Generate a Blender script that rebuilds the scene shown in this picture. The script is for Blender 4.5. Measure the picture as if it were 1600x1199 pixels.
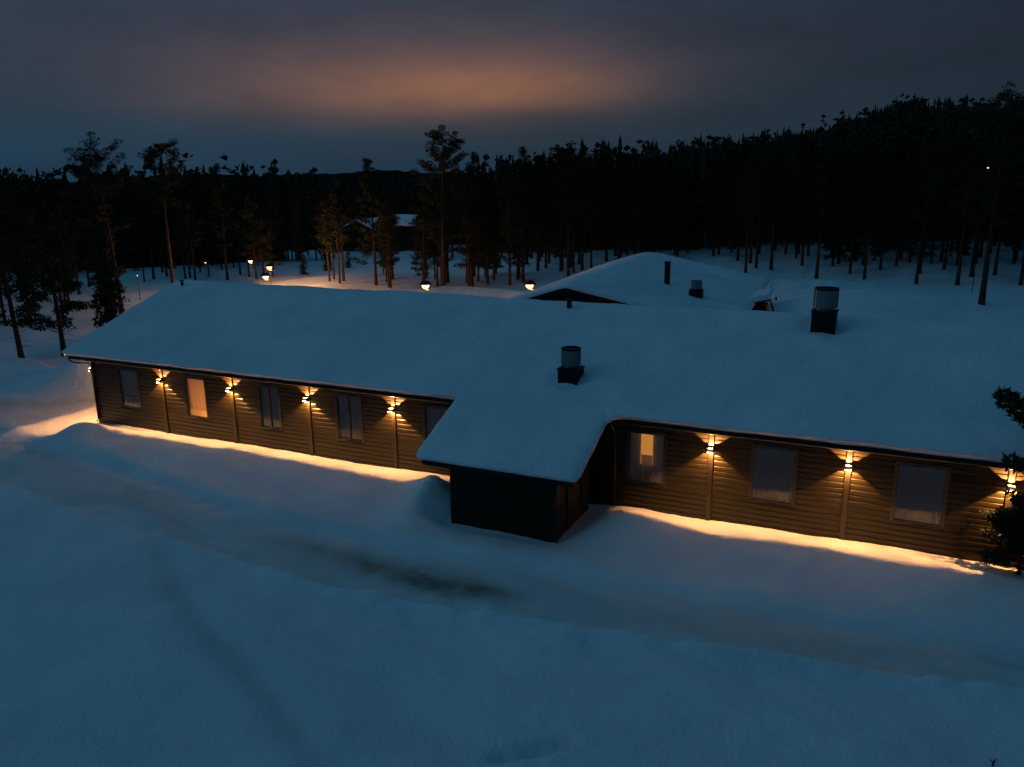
import bpy, math, random
import numpy as np
from mathutils import Matrix, Vector

# ------------------------------------------------------------------ scene, camera, sky, exposure
for o in list(bpy.data.objects):
    bpy.data.objects.remove(o)
SC = bpy.context.scene
COL = SC.collection
CAM_D, CAM_H = 24.126, 10.5
YAW, PITCH, ROLL, FPX = 0.4380218, 0.2456533, -0.0118645, 1240.04


def make_camera():
    fw = Vector((-math.sin(YAW) * math.cos(PITCH), math.cos(YAW) * math.cos(PITCH), -math.sin(PITCH)))
    r = Vector((math.cos(YAW), math.sin(YAW), 0))
    u = r.cross(fw)
    r2 = r * math.cos(ROLL) + u * math.sin(ROLL)
    u2 = -r * math.sin(ROLL) + u * math.cos(ROLL)
    m = Matrix(((r2.x, u2.x, -fw.x, 0), (r2.y, u2.y, -fw.y, -CAM_D), (r2.z, u2.z, -fw.z, CAM_H), (0, 0, 0, 1)))
    cd = bpy.data.cameras.new('camera')
    cd.sensor_fit = 'HORIZONTAL'
    cd.sensor_width = 36
    cd.lens = FPX / 1600 * 36
    cd.clip_start = 0.5
    cd.clip_end = 20000
    c = bpy.data.objects.new('camera', cd)
    COL.objects.link(c)
    c.matrix_world = m
    SC.camera = c


make_camera()
SC.view_settings.view_transform = 'Standard'
SC.view_settings.look = 'None'
SC.view_settings.exposure = 0
SC.view_settings.gamma = 1
SC.view_settings.use_curve_mapping = False
SC.render.engine = 'CYCLES'
SC.cycles.use_denoising = True
SC.cycles.max_bounces = 6
SC.cycles.diffuse_bounces = 3
SC.cycles.transparent_max_bounces = 12
SC.cycles.sample_clamp_indirect = 3.0

WARM = (1.0, 0.45, 0.145)


class N:
    """tiny helper for node trees"""
    def __init__(s, nt):
        s.nt = nt

    def new(s, t, **kw):
        n = s.nt.nodes.new(t)
        for k, v in kw.items():
            setattr(n, k, v)
        return n

    def put(s, sock, v):
        if isinstance(v, bpy.types.NodeSocket):
            s.nt.links.new(v, sock)
        else:
            sock.default_value = v

    def m(s, op, a, b=0.0, c=0.0, clamp=False):
        n = s.new('ShaderNodeMath', operation=op, use_clamp=clamp)
        s.put(n.inputs[0], a)
        s.put(n.inputs[1], b)
        s.put(n.inputs[2], c)
        return n.outputs[0]

    def ramp(s, f, stops, interp='EASE'):
        n = s.new('ShaderNodeValToRGB')
        cr = n.color_ramp
        cr.interpolation = interp
        while len(cr.elements) > 1:
            cr.elements.remove(cr.elements[0])
        for i, (p, c) in enumerate(stops):
            e = cr.elements[0] if i == 0 else cr.elements.new(p)
            e.position = p
            e.color = (*c, 1) if len(c) == 3 else c
        s.put(n.inputs[0], f)
        return n.outputs[0]

    def mix(s, f, a, b, mode='MIX'):
        n = s.new('ShaderNodeMix', data_type='RGBA', blend_type=mode)
        s.put(n.inputs[0], f)
        for sock, v in ((n.inputs[6], a), (n.inputs[7], b)):
            s.put(sock, (*v, 1) if isinstance(v, tuple) and len(v) == 3 else v)
        return n.outputs[2]

    def noise(s, vec, scale, detail=4, rough=0.5):
        n = s.new('ShaderNodeTexNoise')
        if vec is not None:
            s.put(n.inputs['Vector'], vec)
        n.inputs['Scale'].default_value = scale
        n.inputs['Detail'].default_value = detail
        n.inputs['Roughness'].default_value = rough
        return n.outputs[0]


SUN_EL, SUN_ROT = math.radians(-4.5), math.radians(-25)


def make_world():
    w = bpy.data.worlds.new('World')
    SC.world = w
    w.use_nodes = True
    nt = w.node_tree
    nt.nodes.clear()
    n = N(nt)
    out = n.new('ShaderNodeOutputWorld')
    sky = n.new('ShaderNodeTexSky', sky_type='NISHITA', sun_disc=False, sun_elevation=SUN_EL, sun_rotation=SUN_ROT)
    bg1 = n.new('ShaderNodeBackground')
    nt.links.new(sky.outputs[0], bg1.inputs[0])
    bg1.inputs[1].default_value = 0.05
    tc = n.new('ShaderNodeTexCoord')
    sep = n.new('ShaderNodeSeparateXYZ')
    nt.links.new(tc.outputs['Generated'], sep.inputs[0])
    x, y, z = sep.outputs
    el = n.m('ARCSINE', z)
    az = n.m('ARCTAN2', x, y)
    # layered overcast: streaks long sideways, short in height
    comb = n.new('ShaderNodeCombineXYZ')
    n.put(comb.inputs[0], az)
    n.put(comb.inputs[1], n.m('MULTIPLY', el, 7.0))
    streak = n.noise(comb.outputs[0], 2.6, 5, 0.55)
    comb2 = n.new('ShaderNodeCombineXYZ')
    n.put(comb2.inputs[0], az)
    n.put(comb2.inputs[1], n.m('MULTIPLY', el, 2.6))
    n.put(comb2.inputs[2], 3.7)
    patch = n.noise(comb2.outputs[0], 4.5, 5, 0.6)
    el2 = n.m('ADD', el, n.m('MULTIPLY', n.m('SUBTRACT', streak, 0.5), 0.035))
    t = n.m('DIVIDE', el2, math.pi / 2)
    base = n.ramp(t, [(0.0, (.0075, .034, .065)), (0.022, (.0078, .031, .058)), (0.05, (.0105, .029, .050)),
                      (0.095, (.018, .030, .050)), (0.15, (.025, .040, .066)), (0.35, (.021, .078, .145)),
                      (0.6, (.0145, .092, .170)), (1.0, (.0135, .095, .177))])
    # darker cloud towards the right of the glow
    side = n.m('MULTIPLY_ADD', n.m('COSINE', n.m('ADD', az, 1.80)), 0.50, 0.92)
    tex = n.m('MULTIPLY_ADD', patch, 0.75, 0.62)
    tex = n.m('MULTIPLY', tex, side)
    base = n.mix(1.0, base, n_comb(n, tex), 'MULTIPLY')
    # town light caught by the cloud base
    de = n.m('SUBTRACT', el2, 0.106)

    def split(x_, lo, hi):
        """1/s^2 with a different width on either side"""
        k_ = n.m('ADD', n.m('MULTIPLY', n.m('GREATER_THAN', x_, 0.0), 1 / hi ** 2 - 1 / lo ** 2), 1 / lo ** 2)
        return n.m('MULTIPLY', n.m('MULTIPLY', x_, x_), n.m('MULTIPLY', k_, -1.0))

    def gauss(c, sl, sr, su, sd, off=0.0):
        da = n.m('ADD', az, c)
        dd = n.m('ADD', de, off)
        return n.m('EXPONENT', n.m('ADD', split(da, sl, sr), split(dd, sd, su)))
    pn = n.m('MULTIPLY_ADD', patch, 1.3, 0.35)
    g1 = n.m('MULTIPLY', gauss(0.465, 0.22, 0.14, 0.040, 0.027), pn)
    g2 = n.m('MULTIPLY', gauss(0.58, 0.27, 0.30, 0.085, 0.036, -0.006), pn)
    glow = n.mix(1.0, n_scale(n, g1, (.170, .058, .007)), n_scale(n, g2, (.052, .022, .012)), 'ADD')
    col = n.mix(1.0, base, glow, 'ADD')
    bg2 = n.new('ShaderNodeBackground')
    nt.links.new(col, bg2.inputs[0])
    add = n.new('ShaderNodeAddShader')
    nt.links.new(bg1.outputs[0], add.inputs[0])
    nt.links.new(bg2.outputs[0], add.inputs[1])
    nt.links.new(add.outputs[0], out.inputs[0])


def n_comb(n, v):
    c = n.new('ShaderNodeCombineColor')
    for i in range(3):
        n.put(c.inputs[i], v)
    return c.outputs[0]


def n_scale(n, v, rgb):
    c = n.new('ShaderNodeCombineColor')
    for i in range(3):
        n.put(c.inputs[i], n.m('MULTIPLY', v, rgb[i]))
    return c.outputs[0]


make_world()

# very weak, very wide remnant of daylight
sd = bpy.data.lights.new('twilight', 'SUN')
sd.energy = 0.072
sd.angle = math.radians(34)
sd.color = (0.55, 0.8, 1.0)
so = bpy.data.objects.new('twilight', sd)
COL.objects.link(so)
so.rotation_euler = (math.radians(62), 0, math.radians(-62))

# ------------------------------------------------------------------ numpy noise and mesh helpers
RNG = np.random.default_rng(7)
random.seed(7)
_P = RNG.permutation(512)
_G = RNG.uniform(-1, 1, 512)


def vnoise(x, y):
    xi, yi = np.floor(x).astype(int), np.floor(y).astype(int)
    fx, fy = x - xi, y - yi
    fx, fy = fx * fx * fx * (fx * (fx * 6 - 15) + 10), fy * fy * fy * (fy * (fy * 6 - 15) + 10)

    def h(a, b):
        return _G[_P[(_P[a & 511] + b) & 511]]
    return (h(xi, yi) * (1 - fx) + h(xi + 1, yi) * fx) * (1 - fy) + (h(xi, yi + 1) * (1 - fx) + h(xi + 1, yi + 1) * fx) * fy


def fbm(x, y, octs=4):
    s, a = 0, 1.0
    for k in range(octs):
        s = s + a * vnoise(x * 2 ** k + 17.3 * k, y * 2 ** k - 9.1 * k)
        a *= 0.5
    return s


def sstep(t):
    t = np.clip(t, 0, 1)
    return t * t * (3 - 2 * t)


def pdist(x, y, pts):
    """distance to a polyline, signed offset (left +) and running parameter 0..1"""
    best = np.full(np.shape(x), 1e9)
    sgn = np.zeros(np.shape(x))
    par = np.zeros(np.shape(x))
    n = len(pts) - 1
    for i in range(n):
        (ax, ay), (bx, by) = pts[i], pts[i + 1]
        dx, dy = bx - ax, by - ay
        L2 = dx * dx + dy * dy
        t = np.clip(((x - ax) * dx + (y - ay) * dy) / L2, 0, 1)
        d = np.hypot(x - ax - t * dx, y - ay - t * dy)
        s = np.sign(dx * (y - ay) - dy * (x - ax))
        k = d < best
        best = np.where(k, d, best)
        sgn = np.where(k, s, sgn)
        par = np.where(k, (i + t) / n, par)
    return best, best * sgn, par


def gau(x, y, cx, cy, rx, ry, rot=0.0):
    c, s = math.cos(rot), math.sin(rot)
    u, v = (x - cx) * c + (y - cy) * s, -(x - cx) * s + (y - cy) * c
    return np.exp(-(u / rx) ** 2 - (v / ry) ** 2)


def mesh_of(name, verts, faces, mat=None, smooth=False):
    me = bpy.data.meshes.new(name)
    me.from_pydata([tuple(v) for v in verts] if not isinstance(verts, np.ndarray) else verts.tolist(), [],
                   faces if not isinstance(faces, np.ndarray) else faces.tolist())
    if mat:
        for mm in (mat if isinstance(mat, (list, tuple)) else [mat]):
            me.materials.append(mm)
    if smooth:
        me.polygons.foreach_set('use_smooth', [True] * len(me.polygons))
    me.update()
    return me


def obj(name, me, parent=None, loc=None, rz=None):
    o = bpy.data.objects.new(name, me)
    COL.objects.link(o)
    if parent is not None:
        o.parent = parent
    if loc is not None:
        o.location = loc
    if rz is not None:
        o.rotation_euler = (0, 0, rz)
    return o


def tag(o, label=None, cat=None, group=None, kind=None):
    for k, v in (('label', label), ('category', cat), ('group', group), ('kind', kind)):
        if v:
            o[k] = v
    return o


def thing(name, label, cat, loc=(0, 0, 0), rz=0.0, group=None):
    return tag(obj(name, None, None, loc, rz), label, cat, group)


class MB:
    def __init__(s):
        s.v, s.f = [], []

    def add(s, v, f):
        b = len(s.v)
        s.v += [tuple(p) for p in v]
        s.f += [tuple(b + i for i in q) for q in f]
        return s

    def box(s, x0, x1, y0, y1, z0, z1):
        v = [(x, y, z) for z in (z0, z1) for y in (y0, y1) for x in (x0, x1)]
        return s.add(v, [(0, 2, 3, 1), (4, 5, 7, 6), (0, 1, 5, 4), (2, 6, 7, 3), (0, 4, 6, 2), (1, 3, 7, 5)])

    def tube(s, pts, radii, sides=8, caps=True):
        pts = [Vector(p) for p in pts]
        if not isinstance(radii, (list, tuple)):
            radii = [radii] * len(pts)
        v, f = [], []
        for i, p in enumerate(pts):
            d = (pts[min(i + 1, len(pts) - 1)] - pts[max(i - 1, 0)]).normalized()
            a = d.cross(Vector((0, 0, 1)) if abs(d.z) < 0.9 else Vector((0, 1, 0))).normalized()
            b = d.cross(a)
            for k in range(sides):
                t = 2 * math.pi * k / sides
                v.append(p + (a * math.cos(t) + b * math.sin(t)) * radii[i])
        for i in range(len(pts) - 1):
            for k in range(sides):
                k2 = (k + 1) % sides
                f.append((i * sides + k, i * sides + k2, (i + 1) * sides + k2, (i + 1) * sides + k))
        if caps:
            f.append(tuple(range(sides))[::-1])
            f.append(tuple((len(pts) - 1) * sides + k for k in range(sides)))
        return s.add(v, f)

    def lathe(s, prof, cx=0, cy=0, seg=24):
        v, f = [], []
        for r, z in prof:
            for k in range(seg):
                t = 2 * math.pi * k / seg
                v.append((cx + r * math.cos(t), cy + r * math.sin(t), z))
        for i in range(len(prof) - 1):
            for k in range(seg):
                k2 = (k + 1) % seg
                f.append((i * seg + k, i * seg + k2, (i + 1) * seg + k2, (i + 1) * seg + k))
        return s.add(v, f)

    def prism(s, poly, axis, a, b):
        """polygon of (p,q) extruded along axis from a to b"""
        n = len(poly)
        ins = {0: lambda p, q, t: (t, p, q), 1: lambda p, q, t: (p, t, q), 2: lambda p, q, t: (p, q, t)}[axis]
        v = [ins(p, q, a) for p, q in poly] + [ins(p, q, b) for p, q in poly]
        f = [tuple(range(n))[::-1], tuple(range(n, 2 * n))]
        f += [(i, (i + 1) % n, n + (i + 1) % n, n + i) for i in range(n)]
        return s.add(v, f)

    def build(s, name, mat, parent=None, smooth=False, loc=None, rz=None):
        return obj(name, mesh_of(name, s.v, s.f, mat, smooth), parent, loc, rz)


# ------------------------------------------------------------------ materials
def mat(name, col, rough=0.7, spec=0.3, metal=0.0):
    m = bpy.data.materials.new(name)
    m.use_nodes = True
    b = m.node_tree.nodes['Principled BSDF']
    b.inputs['Base Color'].default_value = (*col, 1)
    b.inputs['Roughness'].default_value = rough
    b.inputs['Specular IOR Level'].default_value = spec
    b.inputs['Metallic'].default_value = metal
    return m, N(m.node_tree), b


def geo_pos(n):
    return n.new('ShaderNodeNewGeometry').outputs['Position']


def obj_pos(n):
    return n.new('ShaderNodeTexCoord').outputs['Object']


def bump(n, b, height, strength, dist):
    k = n.new('ShaderNodeBump')
    k.inputs['Strength'].default_value = strength
    k.inputs['Distance'].default_value = dist
    n.put(k.inputs['Height'], height)
    n.put(b.inputs['Normal'], k.outputs[0])


def snow_mat(name, ground=False):
    m, n, b = mat(name, (.82, .84, .87), 0.55, 0.25)
    p = geo_pos(n)
    big = n.noise(p, 0.35, 5, 0.6)
    fine = n.noise(p, 5.0, 6, 0.62)
    c = n.ramp(big, [(0.3, (.74, .77, .80)), (0.7, (.87, .885, .90))])
    if ground:
        a = n.new('ShaderNodeAttribute', attribute_name='dirt')
        dn = n.m('MULTIPLY', a.outputs['Fac'], n.m('MULTIPLY_ADD', n.noise(p, 1.3, 6, 0.65), 1.6, 0.1), clamp=True)
        pk = n.new('ShaderNodeAttribute', attribute_name='packed')
        c = n.mix(n.m('MULTIPLY', pk.outputs['Fac'], n.m('MULTIPLY_ADD', n.noise(p, 0.9, 5, 0.6), 0.9, 0.35), clamp=True), c, (.66, .625, .61))
        c = n.mix(dn, c, (.20, .19, .135))
    n.put(b.inputs['Base Color'], c)
    grit = n.noise(p, 16.0, 4, 0.7)
    bump(n, b, n.m('ADD', n.m('ADD', fine, n.m('MULTIPLY', grit, 0.45)), n.m('MULTIPLY', big, 2.0)), 0.85, 0.075)
    return m


def wood_mat(name, c0, c1, rough, spec=0.5, axis=0):
    m, n, b = mat(name, c0, rough, spec)
    mp = n.new('ShaderNodeMapping')
    sc = [14.0, 14.0, 14.0]
    sc[axis] = 0.6
    mp.inputs['Scale'].default_value = sc
    n.put(mp.inputs['Vector'], geo_pos(n))
    g = n.noise(mp.outputs[0], 2.0, 5, 0.6)
    rnd = n.new('ShaderNodeObjectInfo').outputs['Random']
    f = n.m('ADD', n.m('MULTIPLY', g, 0.6), n.m('MULTIPLY', rnd, 0.4))
    n.put(b.inputs['Base Color'], n.mix(f, c0, c1))
    n.put(b.inputs['Roughness'], n.m('MULTIPLY_ADD', g, 0.25, rough - 0.1))
    bump(n, b, g, 0.25, 0.004)
    return m


def emit_mat(name, col, strength):
    m = bpy.data.materials.new(name)
    m.use_nodes = True
    m.node_tree.nodes.clear()
    n = N(m.node_tree)
    e = n.new('ShaderNodeEmission')
    e.inputs[0].default_value = (*col, 1)
    e.inputs[1].default_value = strength
    o = n.new('ShaderNodeOutputMaterial')
    m.node_tree.links.new(e.outputs[0], o.inputs[0])
    return m


def glass_mat():
    m = bpy.data.materials.new('window_glass')
    m.use_nodes = True
    m.node_tree.nodes.clear()
    n = N(m.node_tree)
    fr = n.new('ShaderNodeFresnel')
    fr.inputs[0].default_value = 2.35
    tr = n.new('ShaderNodeBsdfTransparent')
    tr.inputs[0].default_value = (.82, .86, .88, 1)
    gl = n.new('ShaderNodeBsdfGlossy')
    gl.inputs['Roughness'].default_value = 0.02
    mx = n.new('ShaderNodeMixShader')
    o = n.new('ShaderNodeOutputMaterial')
    L = m.node_tree.links.new
    L(fr.outputs[0], mx.inputs[0])
    L(tr.outputs[0], mx.inputs[1])
    L(gl.outputs[0], mx.inputs[2])
    L(mx.outputs[0], o.inputs[0])
    return m


def curtain_mat():
    m = bpy.data.materials.new('curtain_cloth')
    m.use_nodes = True
    m.node_tree.nodes.clear()
    n = N(m.node_tree)
    d = n.new('ShaderNodeBsdfDiffuse')
    d.inputs[0].default_value = (.42, .39, .37, 1)
    t = n.new('ShaderNodeBsdfTranslucent')
    t.inputs[0].default_value = (.50, .40, .32, 1)
    mx = n.new('ShaderNodeMixShader')
    mx.inputs[0].default_value = 0.35
    o = n.new('ShaderNodeOutputMaterial')
    L = m.node_tree.links.new
    L(d.outputs[0], mx.inputs[1])
    L(t.outputs[0], mx.inputs[2])
    L(mx.outputs[0], o.inputs[0])
    return m


def leaf_mat(name, c0, c1):
    m, n, b = mat(name, c0, 0.75, 0.15)
    g = n.noise(geo_pos(n), 1.7, 3, 0.6)
    rnd = n.new('ShaderNodeObjectInfo').outputs['Random']
    n.put(b.inputs['Base Color'], n.mix(n.m('ADD', n.m('MULTIPLY', g, 0.7), n.m('MULTIPLY', rnd, 0.3)), c0, c1))
    return m


def bark_mat():
    m, n, b = mat('pine_bark', (.1, .06, .04), 0.9, 0.1)
    mp = n.new('ShaderNodeMapping')
    mp.inputs['Scale'].default_value = (6, 6, 1.2)
    n.put(mp.inputs['Vector'], obj_pos(n))
    g = n.noise(mp.outputs[0], 2.0, 5, 0.65)
    n.put(b.inputs['Base Color'], n.mix(g, (.030, .020, .015), (.085, .050, .032)))
    bump(n, b, g, 0.6, 0.03)
    return m


def metal_mat():
    m, n, b = mat('galvanised_metal', (.30, .32, .33), 0.5, 0.5, 0.35)
    mp = n.new('ShaderNodeMapping')
    mp.inputs['Scale'].default_value = (5, 5, 0.8)
    n.put(mp.inputs['Vector'], obj_pos(n))
    g = n.noise(mp.outputs[0], 2.2, 4, 0.6)
    n.put(b.inputs['Base Color'], n.mix(g, (.13, .15, .16), (.24, .26, .27)))
    return m


def plain_mat(name, c0, c1, rough, spec=0.4, metal=0.0, scale=3.0):
    m, n, b = mat(name, c0, rough, spec, metal)
    n.put(b.inputs['Base Color'], n.mix(n.noise(geo_pos(n), scale, 4, 0.6), c0, c1))
    return m


M = {
    'ground': snow_mat('ground_snow', True),
    'snow': snow_mat('roof_snow'),
    'plank': wood_mat('dark_stained_plank', (.0125, .0086, .0028), (.024, .0165, .0053), 0.38, 0.25),
    'post': wood_mat('dark_stained_post', (.014, .010, .005), (.026, .0185, .009), 0.45, 0.35, 2),
    'core': plain_mat('wall_core', (.010, .009, .008), (.016, .014, .012), 0.9),
    'roofing': plain_mat('roof_boards', (.020, .018, .017), (.032, .028, .026), 0.8),
    'trim': plain_mat('black_trim', (.010, .0095, .009), (.017, .016, .015), 0.5, 0.25),
    'gutter': plain_mat('dark_gutter_metal', (.030, .028, .027), (.042, .040, .038), 0.35, 0.5, 0.2),
    'frame': plain_mat('window_frame_paint', (.020, .019, .018), (.030, .028, .026), 0.4),
    'glass': glass_mat(),
    'curtain': curtain_mat(),
    'room': plain_mat('room_wall', (.45, .36, .27), (.50, .41, .31), 0.8),
    'darkroom': plain_mat('dark_room_wall', (.04, .036, .032), (.05, .046, .04), 0.9),
    'metal': metal_mat(),
    'vent': plain_mat('vent_black_sheet', (.006, .006, .0065), (.010, .010, .011), 0.6, 0.2),
    'needle': leaf_mat('pine_needles', (.013, .019, .010), (.036, .042, .020)),
    'spruce': leaf_mat('spruce_needles', (.011, .018, .010), (.027, .038, .018)),
    'bark': bark_mat(),
    'lens': emit_mat('lamp_lens', (1.0, .42, .13), 900.0),
    'upper_lens': emit_mat('lamp_upper_lens', (1.0, .50, .20), 9.0),
    'shade': emit_mat('indoor_glow', (1.0, .38, .055), 0.66),  # glow of the lit room behind the curtain gap, no real lampshade
    'hill': None,
}


def hill_mat():
    m, n, b = mat('hill_forest', (.012, .016, .016), 0.95, 0.0)
    p = geo_pos(n)
    mp = n.new('ShaderNodeMapping')
    mp.inputs['Scale'].default_value = (1, 1, 3)
    n.put(mp.inputs['Vector'], p)
    f = n.noise(mp.outputs[0], 0.0016, 5, 0.6)
    k = n.m('GREATER_THAN', f, 0.67)
    n.put(b.inputs['Base Color'], n.mix(k, (.012, .018, .018), (.30, .33, .36)))
    return m


M['hill'] = hill_mat()

# ------------------------------------------------------------------ the ground: one sheet of snow
ROAD_FAR = [(-60, 3.0), (-44, -1.0), (-37, -2.3), (-31, -3.3), (-26.0, -4.0), (-17.9, -5.2), (-11.2, -5.1), (-7, -4.9), (-2, -4.5), (4, -4.2), (20, -3.6)]
ROAD_NEAR = [(-60, -4.5), (-44, -6.0), (-34, -6.6), (-26, -7.4), (-18.5, -8.2), (-12.6, -8.6), (-9.24, -8.39), (-5.6, -7.9), (-2.27, -7.32), (0.6, -6.9), (3.5, -6.43), (20, -4.6)]
GROOVE = [(-24, -5.6), (-20.2, -7.8), (-16.2, -10.57), (-13.7, -11.7), (-11.72, -12.59), (-8.77, -14.12), (-4, -17)]
GROOVE_B = [(-21, -5.8), (-14.5, -9.4), (-9.4, -11.8), (-5.9, -13.2), (-1, -15.6)]


def hill_z(x, y):
    return np.minimum(0.105 * np.clip(y - 68, 0, None), 26) * sstep((x + 48) / 55) + 0.02 * np.clip(y - 90, 0, 200) * sstep((-x - 20) / 60) * 0


def ground_h(x, y, full=True):
    x = np.asarray(x, float)
    y = np.asarray(y, float)
    far = sstep((np.hypot(x, y + 8) - 30) / 40)
    h = 0.05 * fbm(x * 0.22, y * 0.22, 4) * (1 + 5 * far)
    h = h + hill_z(x, y) - 3.5 * sstep((np.hypot(x, y + 24) - 120) / 90) * sstep((-x - 45) / 60)
    # --- long bank of snow in front of the wall: lit hollow behind it, road in front of it
    yc = -1.96 + 0.05 * vnoise(x * 0.35 + 4, x * 0 + 2.5)
    hc = 0.48 + 0.03 * vnoise(x * 0.55 + 9, x * 0 + 7.5)
    inner = np.clip((y + 0.12) / (yc + 0.12), 0, None)
    up = sstep(inner)
    outer = np.where(y < yc, 1 - sstep((yc - y) / 2.7) * 0.93, 1)
    prof = np.where(y > yc, up, outer) * (y < -0.1)
    ml = sstep((x + 32.1) / 1.5) * sstep((-12.7 - x) / 0.8)
    mr = sstep((x + 8.0) / 1.6) * sstep((60 - x) / 5)
    h = h + hc * prof * np.clip(ml + mr, 0, 1)
    # swollen left end of that bank
    h = h + 0.34 * gau(x, y, -30.9, -2.5, 1.2, 0.8, 0.2)
    # mounds either side of the projecting porch and the scooped hollow round its walls
    h = h + 0.55 * gau(x, y, -13.0, -2.25, 0.85, 0.75)
    h = h + 0.18 * gau(x, y, -12.9, -3.9, 1.0, 0.7)
    h = h + 0.22 * gau(x, y, -6.9, -2.2, 1.2, 1.2)
    px, py = np.clip(x, -12.1, -8.4), np.clip(y, -3.05, 1)
    dp = np.hypot(x - px, y - py)
    h = h - 0.34 * np.exp(-(dp / 0.75) ** 2) * (y < 0)
    # --- packed road between the two plough lines
    _, sf, _ = pdist(x, y, ROAD_FAR)
    _, sn, pn = pdist(x, y, ROAD_NEAR)
    inside = sstep((-sf) / 0.8 + 0.2) * sstep(sn / 0.5 + 0.2)
    rut = 0.024 * np.cos(sn * 5.2 + vnoise(x * .3, y * .3) * 3) + 0.03 * fbm(x * 1.5, y * 2.6, 4)
    h = h + inside * (-0.19 + 1.3 * rut)
    lip = np.exp(-((sn + 0.16 + .08 * vnoise(x * .8, y * .8)) / 0.20) ** 2)
    h = h + lip * (0.17 + 0.07 * vnoise(x * 1.6, y * 1.6)) * sstep((x + 16) / 5)
    lipf = np.exp(-((sf - 0.25) / 0.4) ** 2)
    h = h + lipf * 0.05
    # --- softer tracks in the open snow nearer the camera
    for G, w, d in ((GROOVE, 0.40, 0.12), (GROOVE_B, 0.7, 0.08)):
        dd, sg, _ = pdist(x, y, G)
        h = h - d * sstep((-6.8 - y) / 3) * np.exp(-(dd / w) ** 2) + 0.35 * d * np.exp(-((sg - 1.5 * w) / w) ** 2) * (dd < 4 * w)
    h = h + (0.030 * fbm(x * 0.8, y * 0.8, 5) + 0.012 * fbm(x * 3.1, y * 3.1, 3)) * (1 - far)
    h = h + 0.05 * fbm(x * 2.2, y * 2.2, 3) * np.exp(-((sn + .2) / .5) ** 2)
    # prints near the camera
    for (cx, cy) in ((-4.76, -11.84), (-5.05, -12.12), (-5.35, -12.3), (-5.7, -12.55)):
        h = h - 0.26 * gau(x, y, cx, cy, 0.26, 0.15, 0.5) + 0.09 * gau(x, y, cx + 0.3, cy + 0.18, 0.25, 0.15, 0.5)
    # --- ploughed heap beyond the gable, snow piles behind the house
    h = h + (1.75 + .35 * vnoise(x * .9, y * .9)) * gau(x, y, -38.8, 3.6, 2.2, 1.25, 0.2) + (1.35 + .2 * vnoise(x * .8, y * .8)) * gau(x, y, -44.6, 3.9, 3.4, 1.4, 0.2)
    h = h + 0.7 * gau(x, y, -50.5, 5.4, 4.5, 1.6, 0.3)
    h = h + 1.5 * gau(x, y, -2.0, 47, 5.5, 7.0, 0.1) + 0.8 * gau(x, y, 6, 52, 7, 5) + 0.6 * gau(x, y, -7, 60, 7, 5)
    h = h + 1.0 * gau(x, y, -36.5, 45.0, 4.5, 3.0, 0.3) + 0.9 * gau(x, y, -24, 52, 4, 6) + 0.8 * gau(x, y, -56, 52, 8, 2.5, 0.2)
    # flat under the buildings
    und = sstep((x + 33.5) / 0.6) * sstep((13 - x) / 0.6) * sstep((y + 0.1) / 0.25) * sstep((13 - y) / 0.6)
    h = h * (1 - und) - 0.05 * und
    return h


def dirt_at(x, y):
    d = 0
    for (ax, ay, rx, ry, rot, a) in ((-13.2, -6.6, 2.4, 0.42, -0.02, .5), (-10.8, -6.75, 1.7, 0.52, -0.02, .62), (-8.9, -6.85, 0.7, 0.34, 0.1, .75), (-12.0, -7.3, 2.6, .5, 0, .22),
                                     (-9.6, -7.25, 2.2, 0.30, -0.05, .45), (-6.5, -6.4, 3.0, 0.5, 0.06, .16), (-15.5, -6.9, 2.5, 0.6, 0, .15),
                                     (-20.0, -7.0, 1.6, 0.4, -0.3, .22), (-1.5, -6.0, 5.0, 0.7, 0.07, .16)):
        d = d + a * gau(x, y, ax, ay, rx, ry, rot)
    dd, _, _ = pdist(x, y, GROOVE)
    d = d + 0.10 * np.exp(-(dd / 0.5) ** 2)
    # bare gravel and litter along the swept road by the gable
    dd, _, _ = pdist(x, y, [(-44, -1.2), (-38, 0.8), (-33.6, 4.0)])
    d = d + 0.45 * np.exp(-(dd / 0.8) ** 2)
    return np.clip(d, 0, 1)


def packed_shade_at(x, y):
    _, sf, _ = pdist(x, y, ROAD_FAR)
    _, sn, _ = pdist(x, y, ROAD_NEAR)
    k = sstep((-sf) / 0.9) * sstep(sn / 0.4) * (0.75 + 0.3 * vnoise(x * .35, y * 1.4))
    for G, w, a in ((GROOVE, 0.36, .8), (GROOVE_B, 0.7, .45)):
        dd, _, _ = pdist(x, y, G)
        k = np.maximum(k, a * np.exp(-(dd / w) ** 2) * (0.8 + .3 * vnoise(x * 1.1, y * 1.1)) * sstep((-7.6 - y) / 3))
    dd, _, _ = pdist(x, y, [(-60, -1.5), (-44, -1.8), (-37, -1.0), (-34.5, 2.5), (-34, 12)])
    k = np.maximum(k, .95 * np.exp(-(dd / 2.3) ** 2))
    for (cx, cy) in ((-4.76, -11.84), (-5.05, -12.12), (-5.35, -12.3), (-5.7, -12.55)):
        k = np.maximum(k, 1.0 * gau(x, y, cx, cy, 0.28, 0.16, 0.5))  # prints darkened in colour too, shade for their hollows
    return np.clip(k, 0, 1)


def axis_pts(lo, hi, step, out_lo, out_hi, grow=1.13):
    a = list(np.arange(lo, hi + 1e-6, step))
    s = step
    while a[-1] < out_hi:
        s *= grow
        a.append(a[-1] + s)
    s = step
    while a[0] > out_lo:
        s *= grow
        a.insert(0, a[0] - s)
    return np.array(a)


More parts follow.
